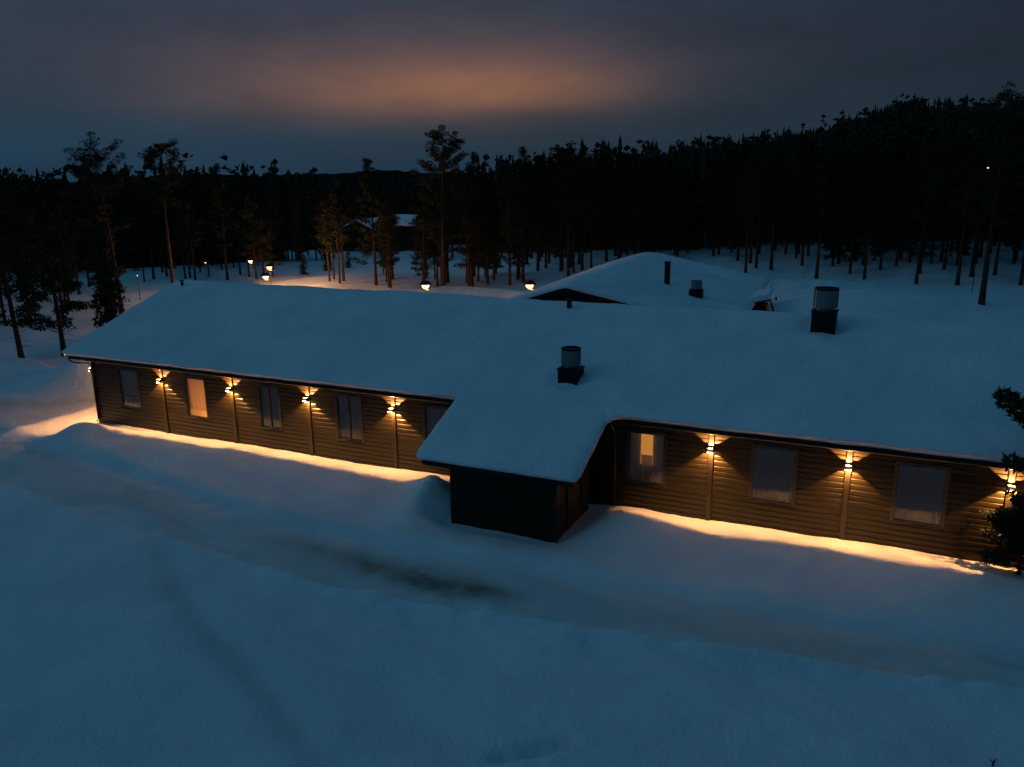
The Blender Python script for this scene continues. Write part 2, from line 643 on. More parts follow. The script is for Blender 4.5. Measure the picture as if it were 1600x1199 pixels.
def make_ground():
    xs = axis_pts(-34, 6, 0.16, -6000, 6000, 1.10)
    ys = axis_pts(-17, 0.5, 0.11, -400, 7000, 1.09)
    X, Y = np.meshgrid(xs, ys)
    Z = ground_h(X, Y)
    V = np.stack([X, Y, Z], -1).reshape(-1, 3)
    nx, ny = len(xs), len(ys)
    i = np.arange(ny - 1)[:, None] * nx + np.arange(nx - 1)[None]
    F = np.stack([i, i + 1, i + nx + 1, i + nx], -1).reshape(-1, 4)
    me = mesh_of('snow_ground', V, F, M['ground'], True)
    at = me.attributes.new('dirt', 'FLOAT', 'POINT')
    at.data.foreach_set('value', dirt_at(X, Y).reshape(-1).astype(np.float32))
    at = me.attributes.new('packed', 'FLOAT', 'POINT')
    at.data.foreach_set('value', packed_shade_at(X, Y).reshape(-1).astype(np.float32))
    tag(obj('snow_ground', me), 'snow covered ground with a packed road and ploughed banks', None, None, 'structure')


make_ground()


def make_hills():
    # low fells on the horizon to the left, several kilometres away
    n = 160
    V, F = [], []
    rows = [(560, .13), (800, .19), (1400, .27), (2300, .45), (2900, .72), (3500, .9), (4100, 1.0), (4800, .6), (5400, 0.0)]
    for d, k in rows:
        for i in range(n):
            a = math.radians(-78 + i * 70 / (n - 1))
            prof = 72 + 14 * math.sin(a * 9 + 1.0) + 9 * math.sin(a * 23 + 2) + 4 * math.sin(a * 61)
            prof *= 1 if a < -0.62 else max(0.62, 1 - (a + 0.62) * 1.2)
            z = -8 + k * prof + (3 * math.sin(i * 2.3 + d) if 0 < k < 1 else 0)
            V.append((d * math.sin(a), d * math.cos(a), z))
    for r in range(len(rows) - 1):
        for i in range(n - 1):
            F.append((r * n + i, r * n + i + 1, (r + 1) * n + i + 1, (r + 1) * n + i))
    tag(obj('distant_hills', mesh_of('distant_hills', V, F, M['hill'], True)), 'low dark forested fells along the horizon', None, None, 'structure')


make_hills()

# ------------------------------------------------------------------ the long lodge
SL = 0.353              # roof slope, rise per metre
EAVE_Y, EAVE_Z = -0.65, 3.21   # top of the roof deck at the front edge
RIDGE_Y = 6.31
X0, X1 = -33.2, 13.2    # roof ends
WX0, WX1 = -32.62, 12.6  # wall ends
PX0, PX1, PY = -12.82, -7.70, -3.55   # porch roof
PSL = 0.41
PWX0, PWX1, PWY = -12.12, -8.40, -3.05  # porch walls

lodge = thing('lodge', 'long low dark wooden lodge with a snow covered roof and warm lamps along its wall', 'building')


def deck(y):
    """top of the roof deck in front view"""
    y = np.asarray(y, float)
    back = 2 * RIDGE_Y - y
    yy = np.minimum(y, back)
    return np.where(yy < EAVE_Y, EAVE_Z - (EAVE_Y - yy) * PSL, EAVE_Z + (yy - EAVE_Y) * SL)


def roof_slab():
    zr = EAVE_Z + (RIDGE_Y - EAVE_Y) * SL
    th = 0.16
    b = MB()
    yb = 2 * RIDGE_Y - EAVE_Y
    b.prism([(EAVE_Y, EAVE_Z), (RIDGE_Y, zr), (yb, EAVE_Z), (yb, EAVE_Z - th), (RIDGE_Y, zr - th), (EAVE_Y, EAVE_Z - th)], 0, X0, X1)
    r = b.build('roof', M['roofing'], lodge)
    # porch roof continues the main slope
    p = MB()
    zf = EAVE_Z - (EAVE_Y - PY) * PSL
    p.prism([(PY, zf), (EAVE_Y - 0.003, EAVE_Z), (EAVE_Y - 0.003, EAVE_Z - th), (PY, zf - th)], 0, PX0, PX1)
    p.build('porch_roof', M['roofing'], lodge)
    for (a, c) in ((X0 - 0.012, PX0 - 0.004), (PX1 + 0.004, X1 + 0.012)):
        f = MB()
        f.box(a, c, EAVE_Y - 0.032, EAVE_Y - 0.003, EAVE_Z - 0.145, EAVE_Z + 0.004)
        f.build('fascia', M['trim'], r)
    f = MB().box(PX0 - 0.02, PX1 + 0.02, PY - 0.03, PY - 0.003, zf - 0.19, zf + 0.012)
    f.build('fascia', M['trim'], r)
    # verge boards on the gable ends and porch sides
    for x in (X0 - 0.03, X1 + 0.003):
        v = MB()
        v.prism([(EAVE_Y, EAVE_Z + .012), (RIDGE_Y, zr + .012), (yb, EAVE_Z + .012), (yb, EAVE_Z - .2), (RIDGE_Y, zr - .2), (EAVE_Y, EAVE_Z - .2)], 0, x, x + 0.027)
        v.build('verge_board', M['trim'], r)
    for x in (PX0 - 0.03, PX1 + 0.003):
        v = MB()
        v.prism([(PY, zf + .012), (EAVE_Y - .04, EAVE_Z - .004), (EAVE_Y - .04, EAVE_Z - .2), (PY, zf - .2)], 0, x, x + 0.027)
        v.build('verge_board', M['trim'], r)
    # soffit boards under the front overhang
    for (a, c) in ((X0 + 0.02, PX0 - 0.05), (PX1 + 0.05, X1 - 0.02)):
        MB().box(a, c, EAVE_Y + 0.002, 0.02, 3.04, 3.055).build('soffit', M['post'], r)
    return r


roof = roof_slab()


def snow_cover(name, xs, ys, zf, thick, inside, parent, mat_, edge_r=0.22, seed=0, fillet=None):
    """snow slab over a footprint of grid cells: rounded shoulders and a real front face"""
    nx, ny = len(xs), len(ys)
    XX, YY = np.meshgrid(xs, ys)
    cx, cy = 0.5 * (xs[1:] + xs[:-1]), 0.5 * (ys[1:] + ys[:-1])
    cell = inside(*np.meshgrid(cx, cy))
    return XX, YY, cell


def lodge_snow():
    ov = 0.24
    xs = np.unique(np.round(np.concatenate([np.arange(X0 - ov, X1 + ov, 0.15), [X0 - ov, X1 + ov, PX0 - ov, PX1 + ov],
                                            [X0 - ov + .05, PX0 - ov + .05, PX1 + ov - .05, X1 + ov - .05]]), 3))
    yb = 2 * RIDGE_Y - EAVE_Y + ov
    ya = EAVE_Y - ov
    ys = np.unique(np.round(np.concatenate([np.arange(PY - ov, ya, 0.12), [PY - ov + .04, ya, ya + .04], np.arange(ya + .1, 1.0, 0.1), np.arange(1.0, yb - .1, 0.19), [yb]]), 3))
    # drop grid lines that nearly coincide
    xs = xs[np.concatenate([[True], np.diff(xs) > 0.02])]
    ys = ys[np.concatenate([[True], np.diff(ys) > 0.02])]
    px0 = xs[np.argmin(abs(xs - (PX0 - ov)))]
    px1 = xs[np.argmin(abs(xs - (PX1 + ov)))]
    yaa = ys[np.argmin(abs(ys - ya))]
    nx, ny = len(xs), len(ys)
    CX, CY = np.meshgrid(0.5 * (xs[1:] + xs[:-1]), 0.5 * (ys[1:] + ys[:-1]))
    cell = (CY > yaa) | ((CX > px0) & (CX < px1))
    XX, YY = np.meshgrid(xs, ys)
    # distance to footprint edge (inside)
    dmain = np.minimum.reduce([XX - xs[0], xs[-1] - XX, YY - yaa, ys[-1] - YY])
    dpor = np.minimum.reduce([XX - px0, px1 - XX, YY - ys[0]])
    # inside the porch strip the main front edge does not count
    dm2 = np.minimum.reduce([XX - xs[0], xs[-1] - XX, ys[-1] - YY])
    inpor = (XX >= px0) & (XX <= px1)
    corner = np.minimum(np.hypot(XX - px0, YY - yaa), np.hypot(XX - px1, YY - yaa))
    d = np.where(YY >= yaa, np.where(inpor, np.minimum(dm2, np.where(YY - yaa < 3, np.minimum(corner, 9), 9)), dmain), dpor)
    d = np.clip(d, 0, None)
    T = 0.305 + 0.012 * fbm(XX * 0.5, YY * 0.5, 3)
    # rounded shoulder; the porch edge bulges more
    rr = np.where(YY < yaa, 0.34, 0.17)
    q = np.clip(d / rr, 0, 1)
    low = np.where(YY < yaa + .01, 0.55, 0.80)
    low = np.where((YY <= yaa + .6) & ~inpor, 0.84, low)
    prof = low + (1 - low) * np.sqrt(1 - (1 - q) ** 2)
    zd = deck(YY)
    # soften the ridge and the change of slope
    rs = np.abs(YY - RIDGE_Y)
    zd = zd - 0.16 * np.clip(1 - rs / 0.9, 0, 1) ** 2 + 0.03
    lump = 0.026 * fbm(XX * 1.1 + 3, YY * 0.9, 4) + 0.035 * fbm(XX * 0.22, YY * 0.3, 3) + 0.02 * np.sin(XX * 1.9 + 3 * vnoise(XX * .2, YY * .3)) * sstep((vnoise(XX * .13 + 5, YY * .2) + .1) * 2)
    crumb = 0.02 * vnoise(XX * 3.1, YY * 3.1) * (d < 0.05)
    Z = zd - 0.03 + T * prof + lump * np.clip(d / 0.3, 0.25, 1) + crumb
    # drifts and hollows round the things that stand on the roof
    for (vx, vy, w) in ((-9.45, .8, .4), (-1.7, 5.35, .48)):
        dd = np.hypot(XX - vx, YY - vy)
        Z = Z - 0.10 * np.exp(-((dd - w - .1) / 0.22) ** 2) + 0.06 * gau(XX, YY, vx - .15, vy - w - .35, .3, .2)
    # wavering edge and rounded corners in plan
    PXs, PYs = XX.copy(), YY.copy()
    edge = (np.abs(YY - yaa) < 1e-6) & ~((XX > px0) & (XX < px1))
    PYs = PYs + edge * 0.018 * fbm(XX * 1.7, YY * 0, 3)
    for cxn, sg in ((px1, 1),):       # inner corners filled by drifted snow
        s = np.clip((XX - cxn) * sg, 0, None)
        R = 0.55
        f = np.where((s < R) & ((XX - cxn) * sg >= -1e-6), R - np.sqrt(np.clip(R * R - (R - s) ** 2, 0, None)), 0)
        wgt = np.clip(1 - (YY - yaa) / 1.2, 0, 1) * (YY >= yaa - 1e-6)
        PYs = PYs - f * wgt
        Z = Z - f * wgt * SL * (1 - 0.0)
    for cxn, sg in ((px0, 1), (px1, -1)):       # porch outer corners
        sx = np.clip(1 - (XX - cxn) * sg / 0.35, 0, 1) * ((XX - cxn) * sg > -1e-6)
        sy = np.clip(1 - (YY - ys[0]) / 0.35, 0, 1) * (YY < yaa)
        k = (sx * sy) ** 2
        PXs = PXs + sg * 0.10 * k
        PYs = PYs + 0.10 * k
    V = np.stack([PXs, PYs, Z], -1).reshape(-1, 3)
    zb = deck(np.clip(PYs, PY, None)) + 0.006
    zb = np.where(YY >= yaa - 1e-6, np.where(YY <= yaa + 1e-6, EAVE_Z - 0.01, zb), zb)
    front = (YY >= yaa - 1e-6) & (YY <= yaa + 1e-6) & ~((XX > px0) & (XX < px1))
    BY = np.where(front, PYs + 0.225, PYs)
    BX = np.where(np.abs(XX - px1) < 1e-6, PXs - 0.13, np.where(np.abs(XX - px0) < 1e-6, PXs + 0.13, PXs)) if True else PXs
    BX = np.where(YY <= yaa + 1e-6, BX, PXs)
    BY = np.where((np.abs(YY - ys[0]) < 1e-6), PYs + 0.13, BY)
    B = np.stack([BX, BY, np.minimum(zb, Z - 0.03)], -1).reshape(-1, 3)
    used = np.zeros((ny, nx), bool)
    F = []
    nv = nx * ny
    cells = np.argwhere(cell)
    for j, i in cells:
        a = j * nx + i
        F.append((a, a + 1, a + nx + 1, a + nx))
    ce = np.pad(cell, 1)
    for j, i in cells:
        a = j * nx + i
        if not ce[j, i + 1]:
            F.append((a + 1, a, nv + a, nv + a + 1))
        if not ce[j + 2, i + 1]:
            F.append((a + nx, a + nx + 1, nv + a + nx + 1, nv + a + nx))
        if not ce[j + 1, i]:
            F.append((a, a + nx, nv + a + nx, nv + a))
        if not ce[j + 1, i + 2]:
            F.append((a + nx + 1, a + 1, nv + a + 1, nv + a + nx + 1))
    AV = np.concatenate([V, B])
    F = np.array(F)
    uq, inv = np.unique(F.reshape(-1), return_inverse=True)
    me = mesh_of('snow_cover', AV[uq], inv.reshape(F.shape), M['snow'], True)
    ntop = len(cells)
    me.polygons.foreach_set('use_smooth', [i < ntop for i in range(len(me.polygons))])
    o = obj('snow_cover', me, roof)
    return o


lodge_snow()

# ---- walls: dark core with real openings, planks, posts, windows
WIN = [  # x0, x1, mullions, lit
    (-30.95, -29.72, 'h', None), (-26.86, -25.71, '', 'lit'), (-22.77, -21.70, 'v', None), (-18.86, -17.70, 'v', None), (-14.88, -13.72, '', None),
    (-7.08, -5.86, '', 'slot'), (-3.12, -1.87, '', None), (0.88, 2.17, '', None), (4.9, 6.2, '', None), (8.9, 10.2, '', None)]
WZ0, WZ1 = 0.86, 2.64
POSTS = [-28.19, -24.18, -20.20, -16.20, -4.39, -0.40, 3.68, 7.7]
WTOP = 3.035


def core_walls():
    b = MB()
    x = WX0 + 0.04
    for (a, c, _, _) in WIN:
        b.box(x, a, 0.0, 0.14, -0.3, WTOP)
        b.box(a, c, 0.0, 0.14, -0.3, WZ0)
        b.box(a, c, 0.0, 0.14, WZ1, WTOP)
        x = c
    b.box(x, WX1 - .04, 0.0, 0.14, -0.3, WTOP)
    yb = 2 * RIDGE_Y
    b.box(WX0 + .04, WX1 - .04, yb - 0.14, yb, -0.3, WTOP)
    zr = EAVE_Z + (RIDGE_Y - EAVE_Y) * SL - 0.17
    zc = EAVE_Z + 0.65 * SL - 0.17
    for x in (WX0 + .04, WX1 - .14):
        b.prism([(0.145, -0.3), (yb - .145, -0.3), (yb - .145, zc), (RIDGE_Y, zr), (0.145, zc)], 0, x, x + 0.10)
    b.build('wall', M['core'], lodge)
    # porch box
    p = MB()
    zf = EAVE_Z - (EAVE_Y - PWY) * PSL - 0.165
    zi = EAVE_Z - 0.165
    p.box(PWX0 + .03, PWX1 - .03, PWY + .03, PWY + .13, -0.6, zf - 0.02)
    for x in (PWX0 + .03, PWX1 - .13):
        p.prism([(PWY + .132, -0.6), (-0.05, -0.6), (-0.05, zi), (EAVE_Y, zi), (PWY + .132, zf)], 0, x, x + 0.10)
    p.build('porch_wall', M['core'], lodge)
    # ceiling and cross walls close every room
    MB().box(WX0 + .2, WX1 - .2, 0.16, yb - .16, 2.86, 2.92).build('ceiling_slab', M['darkroom'], lodge)
    for x in POSTS + [-12.2, -8.3]:
        MB().box(x - .05, x + .05, 0.145, 5.0, -0.3, 2.855).build('partition_wall', M['darkroom'], lodge)
    MB().box(WX0 + .2, WX1 - .2, 5.0, 5.1, -0.3, 2.855).build('inner_wall', M['room'], lodge)
    MB().box(WX0 + .2, WX1 - .2, 0.16, 5.0, 0.0, 0.05).build('room_floor', M['darkroom'], lodge)


core_walls()

PH = 0.1745
PROF = [(0.0, 0.0015), (-0.014, 0.003), (-0.026, 0.017), (-0.031, 0.085), (-0.028, 0.152), (-0.014, 0.171), (0.0, 0.1725)]
_plank = {}


def plank_mesh(L):
    k = round(L, 2)
    if k not in _plank:
        _plank[k] = mesh_of('plank', *(lambda b: (b.v, b.f))(MB().prism([(p, q) for p, q in PROF], 0, 0.0, k)), M['plank'])
    return _plank[k]


def plank(x0, x1, z, y=0.0, rz=0.0):
    L = x1 - x0
    if L < 0.05:
        return
    o = obj('plank', plank_mesh(L), lodge, (x0, y - 0.001 + random.uniform(-.002, .002), z), rz)
    return o


def plank_rows(a, c, rows, wins, y=0.0):
    for r in range(rows):
        z = -0.10 + r * PH
        hit = [w for w in wins if w[0] > a and w[1] < c and z + PH > WZ0 - 0.05 and z < WZ1 + 0.05]
        x = a
        for w in hit:
            plank(x, w[0] - 0.07, z, y)
            x = w[1] + 0.07
        plank(x, c, z, y)


PW = 0.075
edges = [WX0 + 0.09] + POSTS[:4] + [PWX0 + 0.02]
for i in range(5):
    plank_rows(edges[i] + (PW if i else 0), edges[i + 1] - (PW if i < 4 else 0), 18, WIN[:5])
edges = [PWX1 - 0.02] + POSTS[4:7]
for i in range(3):
    plank_rows(edges[i] + (PW if i else 0), edges[i + 1] - PW, 18, WIN[5:8])
# the bay that runs out of the picture on the right: long boards
for r in range(18):
    plank(3.68 + PW, 4.83, -0.10 + r * PH)
b = MB()
for (a, c) in ((6.27, 8.83), (10.27, WX1 - .04)):
    for r in range(18):
        z = -0.10 + r * PH
        b.prism([(p, q + z) for p, q in PROF], 0, a, c)
tag(b.build('plank_cladding', M['plank'], lodge), None, None, None, 'stuff')
# porch front boards and the side that faces the entrance
for r in range(12):
    o = plank(PWX0 + .07, PWX1 - .07, -0.5 + r * PH + .24, PWY + .03)
for r in range(16):
    z = -0.26 + r * PH
    y1 = EAVE_Y if z < 1.9 else EAVE_Y + 0.3
    ymin = PWY + 0.13 if z < 1.85 else PWY + 0.13 + (z - 1.75) / PSL
    if ymin < -0.9:
        obj('plank', plank_mesh(-0.75 - ymin), lodge, (PWX1 - .031, ymin, z), math.pi / 2)
# gable boards, seen only edge on: joined
b = MB()
for r in range(28):
    z = -0.10 + r * PH
    top = z + PH
    inset = 0.15 if top < 3.3 else 0.15 + (top - 3.3) / SL
    if RIDGE_Y - inset > 0.4:
        b.prism([(-p + 0 if False else p, q + z) for p, q in PROF], 1, 0, 1) if False else b.add(
            *(lambda L, y0: ([(WX0 + .039 + p, y0 + t * L, q + z) for t in (0, 1) for p, q in PROF],
                             [(i, (i + 1) % 7, 7 + (i + 1) % 7, 7 + i) for i in range(7)]))(2 * (RIDGE_Y - inset), inset))
tag(b.build('gable_cladding', M['plank'], lodge), None, None, None, 'stuff')

for x in POSTS:
    MB().box(x - PW, x + PW, -0.085, -0.001, -0.15, 3.035).build('wall_post', M['post'], lodge)
# corner boards
MB().box(WX0 - .02, WX0 + .09, -0.05, 0.13, -0.2, 3.035).build('corner_board', M['post'], lodge)
for x in (PWX0 - .01, PWX1 - .09):
    MB().box(x, x + .10, PWY - .02, PWY + .10, -0.5, EAVE_Z - (EAVE_Y - PWY) * PSL - .18).build('corner_board', M['post'], lodge)


def curtain_mesh(w, h, seed, folds=9):
    r = random.Random(seed)
    n = 70
    ph = [r.uniform(0, 6.28) for _ in range(4)]
    V, F = [], []
    for j, z in enumerate((0.0, 0.5 * h, h)):
        for i in range(n + 1):
            t = i / n
            d = 0.022 * math.sin(t * folds * 6.28 + ph[0] + 0.9 * math.sin(t * 7 + ph[1])) + 0.012 * math.sin(t * folds * 2.7 * 6.28 / 1.7 + ph[2])
            V.append((t * w, d * (1.1 - 0.25 * j), z))
    for j in range(2):
        for i in range(n):
            a = j * (n + 1) + i
            F.append((a, a + 1, a + n + 2, a + n + 1))
    return mesh_of('curtain', V, F, M['curtain'], True)


def window(i, x0, x1, mull, lit):
    z0, z1 = WZ0, WZ1
    f = MB()
    t = 0.055
    for (a, c, e, g) in ((x0 - .06, x1 + .06, z1, z1 + .06), (x0 - .06, x1 + .06, z0 - .06, z0), (x0 - .06, x0, z0, z1), (x1, x1 + .06, z0, z1)):
        f.box(a, c, -0.055, -0.002, e, g)       # casing proud of the boards
    for (a, c, e, g) in ((x0, x1, z1 - t, z1), (x0, x1, z0, z0 + t), (x0, x0 + t, z0 + t, z1 - t), (x1 - t, x1, z0 + t, z1 - t)):
        f.box(a + .001, c - .001, -0.03, 0.075, e + .001, g - .001)
    w = f.build('window', M['frame'], lodge)
    s = MB().prism([(-0.10, z0 - .035), (-0.10, z0 - .02), (-0.02, z0 + .004), (-0.02, z0 - .03)], 0, x0 - .075, x1 + .075)
    s.build('sill', M['trim'], w)
    if mull == 'v':
        MB().box((x0 + x1) / 2 - .03, (x0 + x1) / 2 + .03, -0.036, 0.05, z0 + t, z1 - t).build('mullion', M['frame'], w)
    if mull == 'h':
        MB().box(x0 + t, x1 - t, -0.036, 0.05, z0 + .55, z0 + .60).build('mullion', M['frame'], w)
    g = MB().add([(x0 + t, 0.012, z0 + t), (x1 - t, 0.012, z0 + t), (x1 - t, 0.012, z1 - t), (x0 + t, 0.012, z1 - t)], [(0, 1, 2, 3)])
    g.build('pane', M['glass'], w)
    zt = z1 + .03
    if lit == 'slot':
        for (a, c, e, h) in ((x0 - .03, x0 + .36, z0 - .03, zt), (x0 + .76, x1 + .03, z0 - .03, zt), (x0 + .37, x0 + .75, z0 - .03, 1.80)):
            obj('curtain', curtain_mesh(c - a, h - e, i * 7 + int(a * 10), max(3, int(9 * (c - a)))), w, (a, 0.20, e))
        MB().box(x0 + .30, x0 + .80, .245, .26, 1.45, 2.66).build('glow_panel', M['shade'], w)  # glowing panel stands in for the lamp-lit room behind the gap
    else:
        hh = zt - z0 + .03
        zb = z0 - .03
        if lit == 'lit':
            zb = z0 + .27
        obj('curtain', curtain_mesh(x1 - x0 + .06, zt - zb, i * 5 + 1, 9), w, (x0 - .03, 0.20, zb))
    if lit == 'lit':
        l = bpy.data.lights.new('room_lamp', 'POINT')
        l.energy = 250
        l.color = (1.0, .36, .07)
        l.shadow_soft_size = 0.12
        lo = obj('room_lamp', l, w, ((x0 + x1) / 2 + .2, 1.5, 1.5))
        MB().box(x0 - .6, x1 + .6, 2.4, 2.45, 0.1, 2.8).build('room_wall', M['room'], w)
        MB().box(x0 - 1.3, x1 + .1, .25, 1.2, 0.74, 0.78).build('bounce_ledge', M['room'], w)  # added pale ledge that catches the room light below the curtain
    elif x1 < 4:
        l = bpy.data.lights.new('curtain_fill', 'POINT')  # added fill light, no lamp seen here; warms the curtain tone
        l.energy = 7.5
        l.color = (1.0, .55, .30)
        l.shadow_soft_size = 0.12
        obj('curtain_fill', l, w, ((x0 + x1) / 2 + .2, 2.0, 1.3))


for i, wd in enumerate(WIN):
    window(i, *wd)

# entrance side of the porch: door leaf with a narrow glass strip, side light by the wall
dr = MB().box(PWX1 + .001, PWX1 + .05, -2.25, -1.30, -0.2, 1.75).build('door', M['trim'], lodge)
MB().tube([(PWX1 + .09, -1.42, .75), (PWX1 + .09, -1.42, 1.05)], .012, 6).build('handle', M['metal'], dr)
MB().tube([(-7.50, -0.09, -0.1), (-7.50, -0.09, 1.9), (-7.55, -0.15, 2.6), (-7.55, -0.5, 2.95)], 0.03, 8).build('downpipe', M['gutter'], lodge)

# gutters with clips and the downpipe at the far corner
for (a, c) in ((X0 - .05, PX0 - .12), (PX1 + .12, X1 + .05)):
    g = MB()
    n = 7
    pr = [(EAVE_Y - .070 + .036 * math.cos(math.pi + math.pi * k / n), 3.095 + .036 * math.sin(math.pi + math.pi * k / n)) for k in range(n + 1)]
    pr2 = [(EAVE_Y - .070 + .030 * math.cos(2 * math.pi - math.pi * k / n), 3.098 + .030 * math.sin(2 * math.pi - math.pi * k / n)) for k in range(n + 1)]
    g.prism(pr + pr2, 0, a, c)
    go = g.build('gutter', M['gutter'], lodge)
    x = a + 2.0
    while x < c:
        MB().box(x - .02, x + .02, EAVE_Y - .118, EAVE_Y - .107, 3.05, 3.11).build('gutter_clip', M['metal'], go)
        x += 4.6
MB().tube([(X0 + .1, EAVE_Y - .09, 3.11), (X0 + .1, EAVE_Y - .09, 3.0), (X0 + .2, EAVE_Y + .05, 2.88), (WX0 - .02, -0.22, 2.80), (WX0 + .06, -0.10, 2.70), (WX0 + .06, -0.10, 0.15), (WX0 + .06, -.2, 0.05)], 0.045, 10).build('downpipe', M['gutter'], lodge, True)


# roof vents and flue pipes
def roof_vent(x, y, w, hb, rc, hc, cap):
    z = float(deck(y)) + 0.2
    b = MB().box(x - w / 2, x + w / 2, y - w / 2, y + w / 2, z - 0.5, z + hb)
    b.box(x - w / 2 - .03, x + w / 2 + .03, y - w / 2 - .03, y + w / 2 + .03, z + hb + .002, z + hb + .04)
    v = b.build('roof_vent', M['vent'], lodge)
    zt = z + hb + .042
    c = MB().lathe([(rc * .72, zt), (rc * .72, zt + .08), (rc, zt + .10), (rc, zt + .10 + hc), (rc * .93, zt + .10 + hc), (rc * .93, zt + .06 + hc * .55), (0.01, zt + .08 + hc * .55)], x, y, 32)
    cy = c.build('vent_cylinder', M['metal'], v, False)
    s = MB()
    for k in range(16):
        a = 2 * math.pi * k / 16
        s.box(x + (rc + .006) * math.cos(a) - .012, x + (rc + .006) * math.cos(a) + .012, y + (rc + .006) * math.sin(a) - .012, y + (rc + .006) * math.sin(a) + .012, zt + .12, zt + .06 + hc)
    s.build('vent_ribs', M['metal'], v)
    MB().lathe([(rc + .02, zt + .06 + hc), (rc + .02, zt + .125 + hc), (rc * .86, zt + .125 + hc), (rc * .86, zt + .06 + hc)], x, y, 32).build('vent_rim', M['vent'], v)
    # snow caught on top of the box and inside the collar
    MB().lathe([(rc * .925, zt + .06 + hc * .62 + .1), (rc * .5, zt + .10 + hc * .70 + .1), (0.01, zt + .11 + hc * .72 + .1)], x, y, 20).build('snow_cap', M['snow'], v, True)


roof_vent(-9.45, 0.85, 0.70, 0.40, 0.315, 0.56, 0)
roof_vent(-1.72, 5.30, 0.80, 0.58, 0.385, 0.66, 1)
for (x, y, r, h) in ((-32.4, 5.5, .075, .42), (-11.3, 5.5, .10, .48)):
    z = float(deck(y)) + .1
    p = MB().tube([(x, y, z - .2), (x, y, z + h)], r, 14).build('flue_pipe', M['vent'], lodge)
    MB().lathe([(r * 1.5, z + h + .03), (r * 1.5, z + h + .06), (0.005, z + h + .10)], x, y, 14).build('pipe_cap', M['vent'], p)


# ------------------------------------------------------------------ wall lamps (each one a thing)
def lamp_meshes():
    a, t, h, ax = 0.066, 0.006, 0.060, 0.080
    b = MB()
    b.box(-ax, ax, a - t, a, -h, h).box(-ax, ax, -a, -a + t, -h, h)
    b.box(-ax, -ax + t, -a + t + .0005, a - t - .0005, -h, h).box(ax - t, ax, -a + t + .0005, a - t - .0005, -h, h)
    house = mesh_of('housing', b.v, b.f, M['trim'])
    k = MB().box(-.03, .03, a + .001, a + .062, -.035, .035)
    brk = mesh_of('bracket', k.v, k.f, M['trim'])
    r = MB().box(-ax, ax, -a - .013, -a + t - .0005, -h - .0045, -h - .0005)
    lens = mesh_of('lens', r.v, r.f, M['lens'])
    r = MB().box(-ax, ax, -a - .004, -a + t - .001, h + .0005, h + .007)
    up = mesh_of('upper_lens', r.v, r.f, M['upper_lens'])
    return house, brk, lens, up


LH, LB, LL, LU = lamp_meshes()
LP = bpy.data.lights.new('lamp_light', 'POINT')
LP.energy = 520
LP.color = WARM
LP.shadow_soft_size = 0.004


def wall_lamp(x, y, z, rz, label):
    t = thing('wall_lamp', label, 'lamp', (x, y, z), rz, 'up and down lamps along the lodge wall')
    obj('housing', LH, t)
    obj('bracket', LB, t)
    obj('lens', LL, t)
    obj('upper_lens', LU, t)
    obj('lamp_light', LP, t)
    return t


LAMP_LABELS = {
    -28.19: 'lit up and down wall lamp between the corner window and the glowing window',
    -24.18: 'lit up and down wall lamp just right of the glowing orange window',
    -20.20: 'lit up and down wall lamp between the two windows with a vertical bar',
    -16.20: 'lit up and down wall lamp nearest the left side of the porch',
    -4.39: 'lit up and down wall lamp nearest the right side of the porch',
    -0.40: 'lit up and down wall lamp between the two wide curtained windows',
    3.68: 'lit up and down wall lamp above the young pine by the wall'}
for x, lab in LAMP_LABELS.items():
    wall_lamp(x, -0.213, 2.38, 0, lab)
wall_lamp(WX0 - .13, 0.02, 2.45, -math.pi / 2, 'lit wall lamp on the gable end round the far left corner')

exec_marker = None
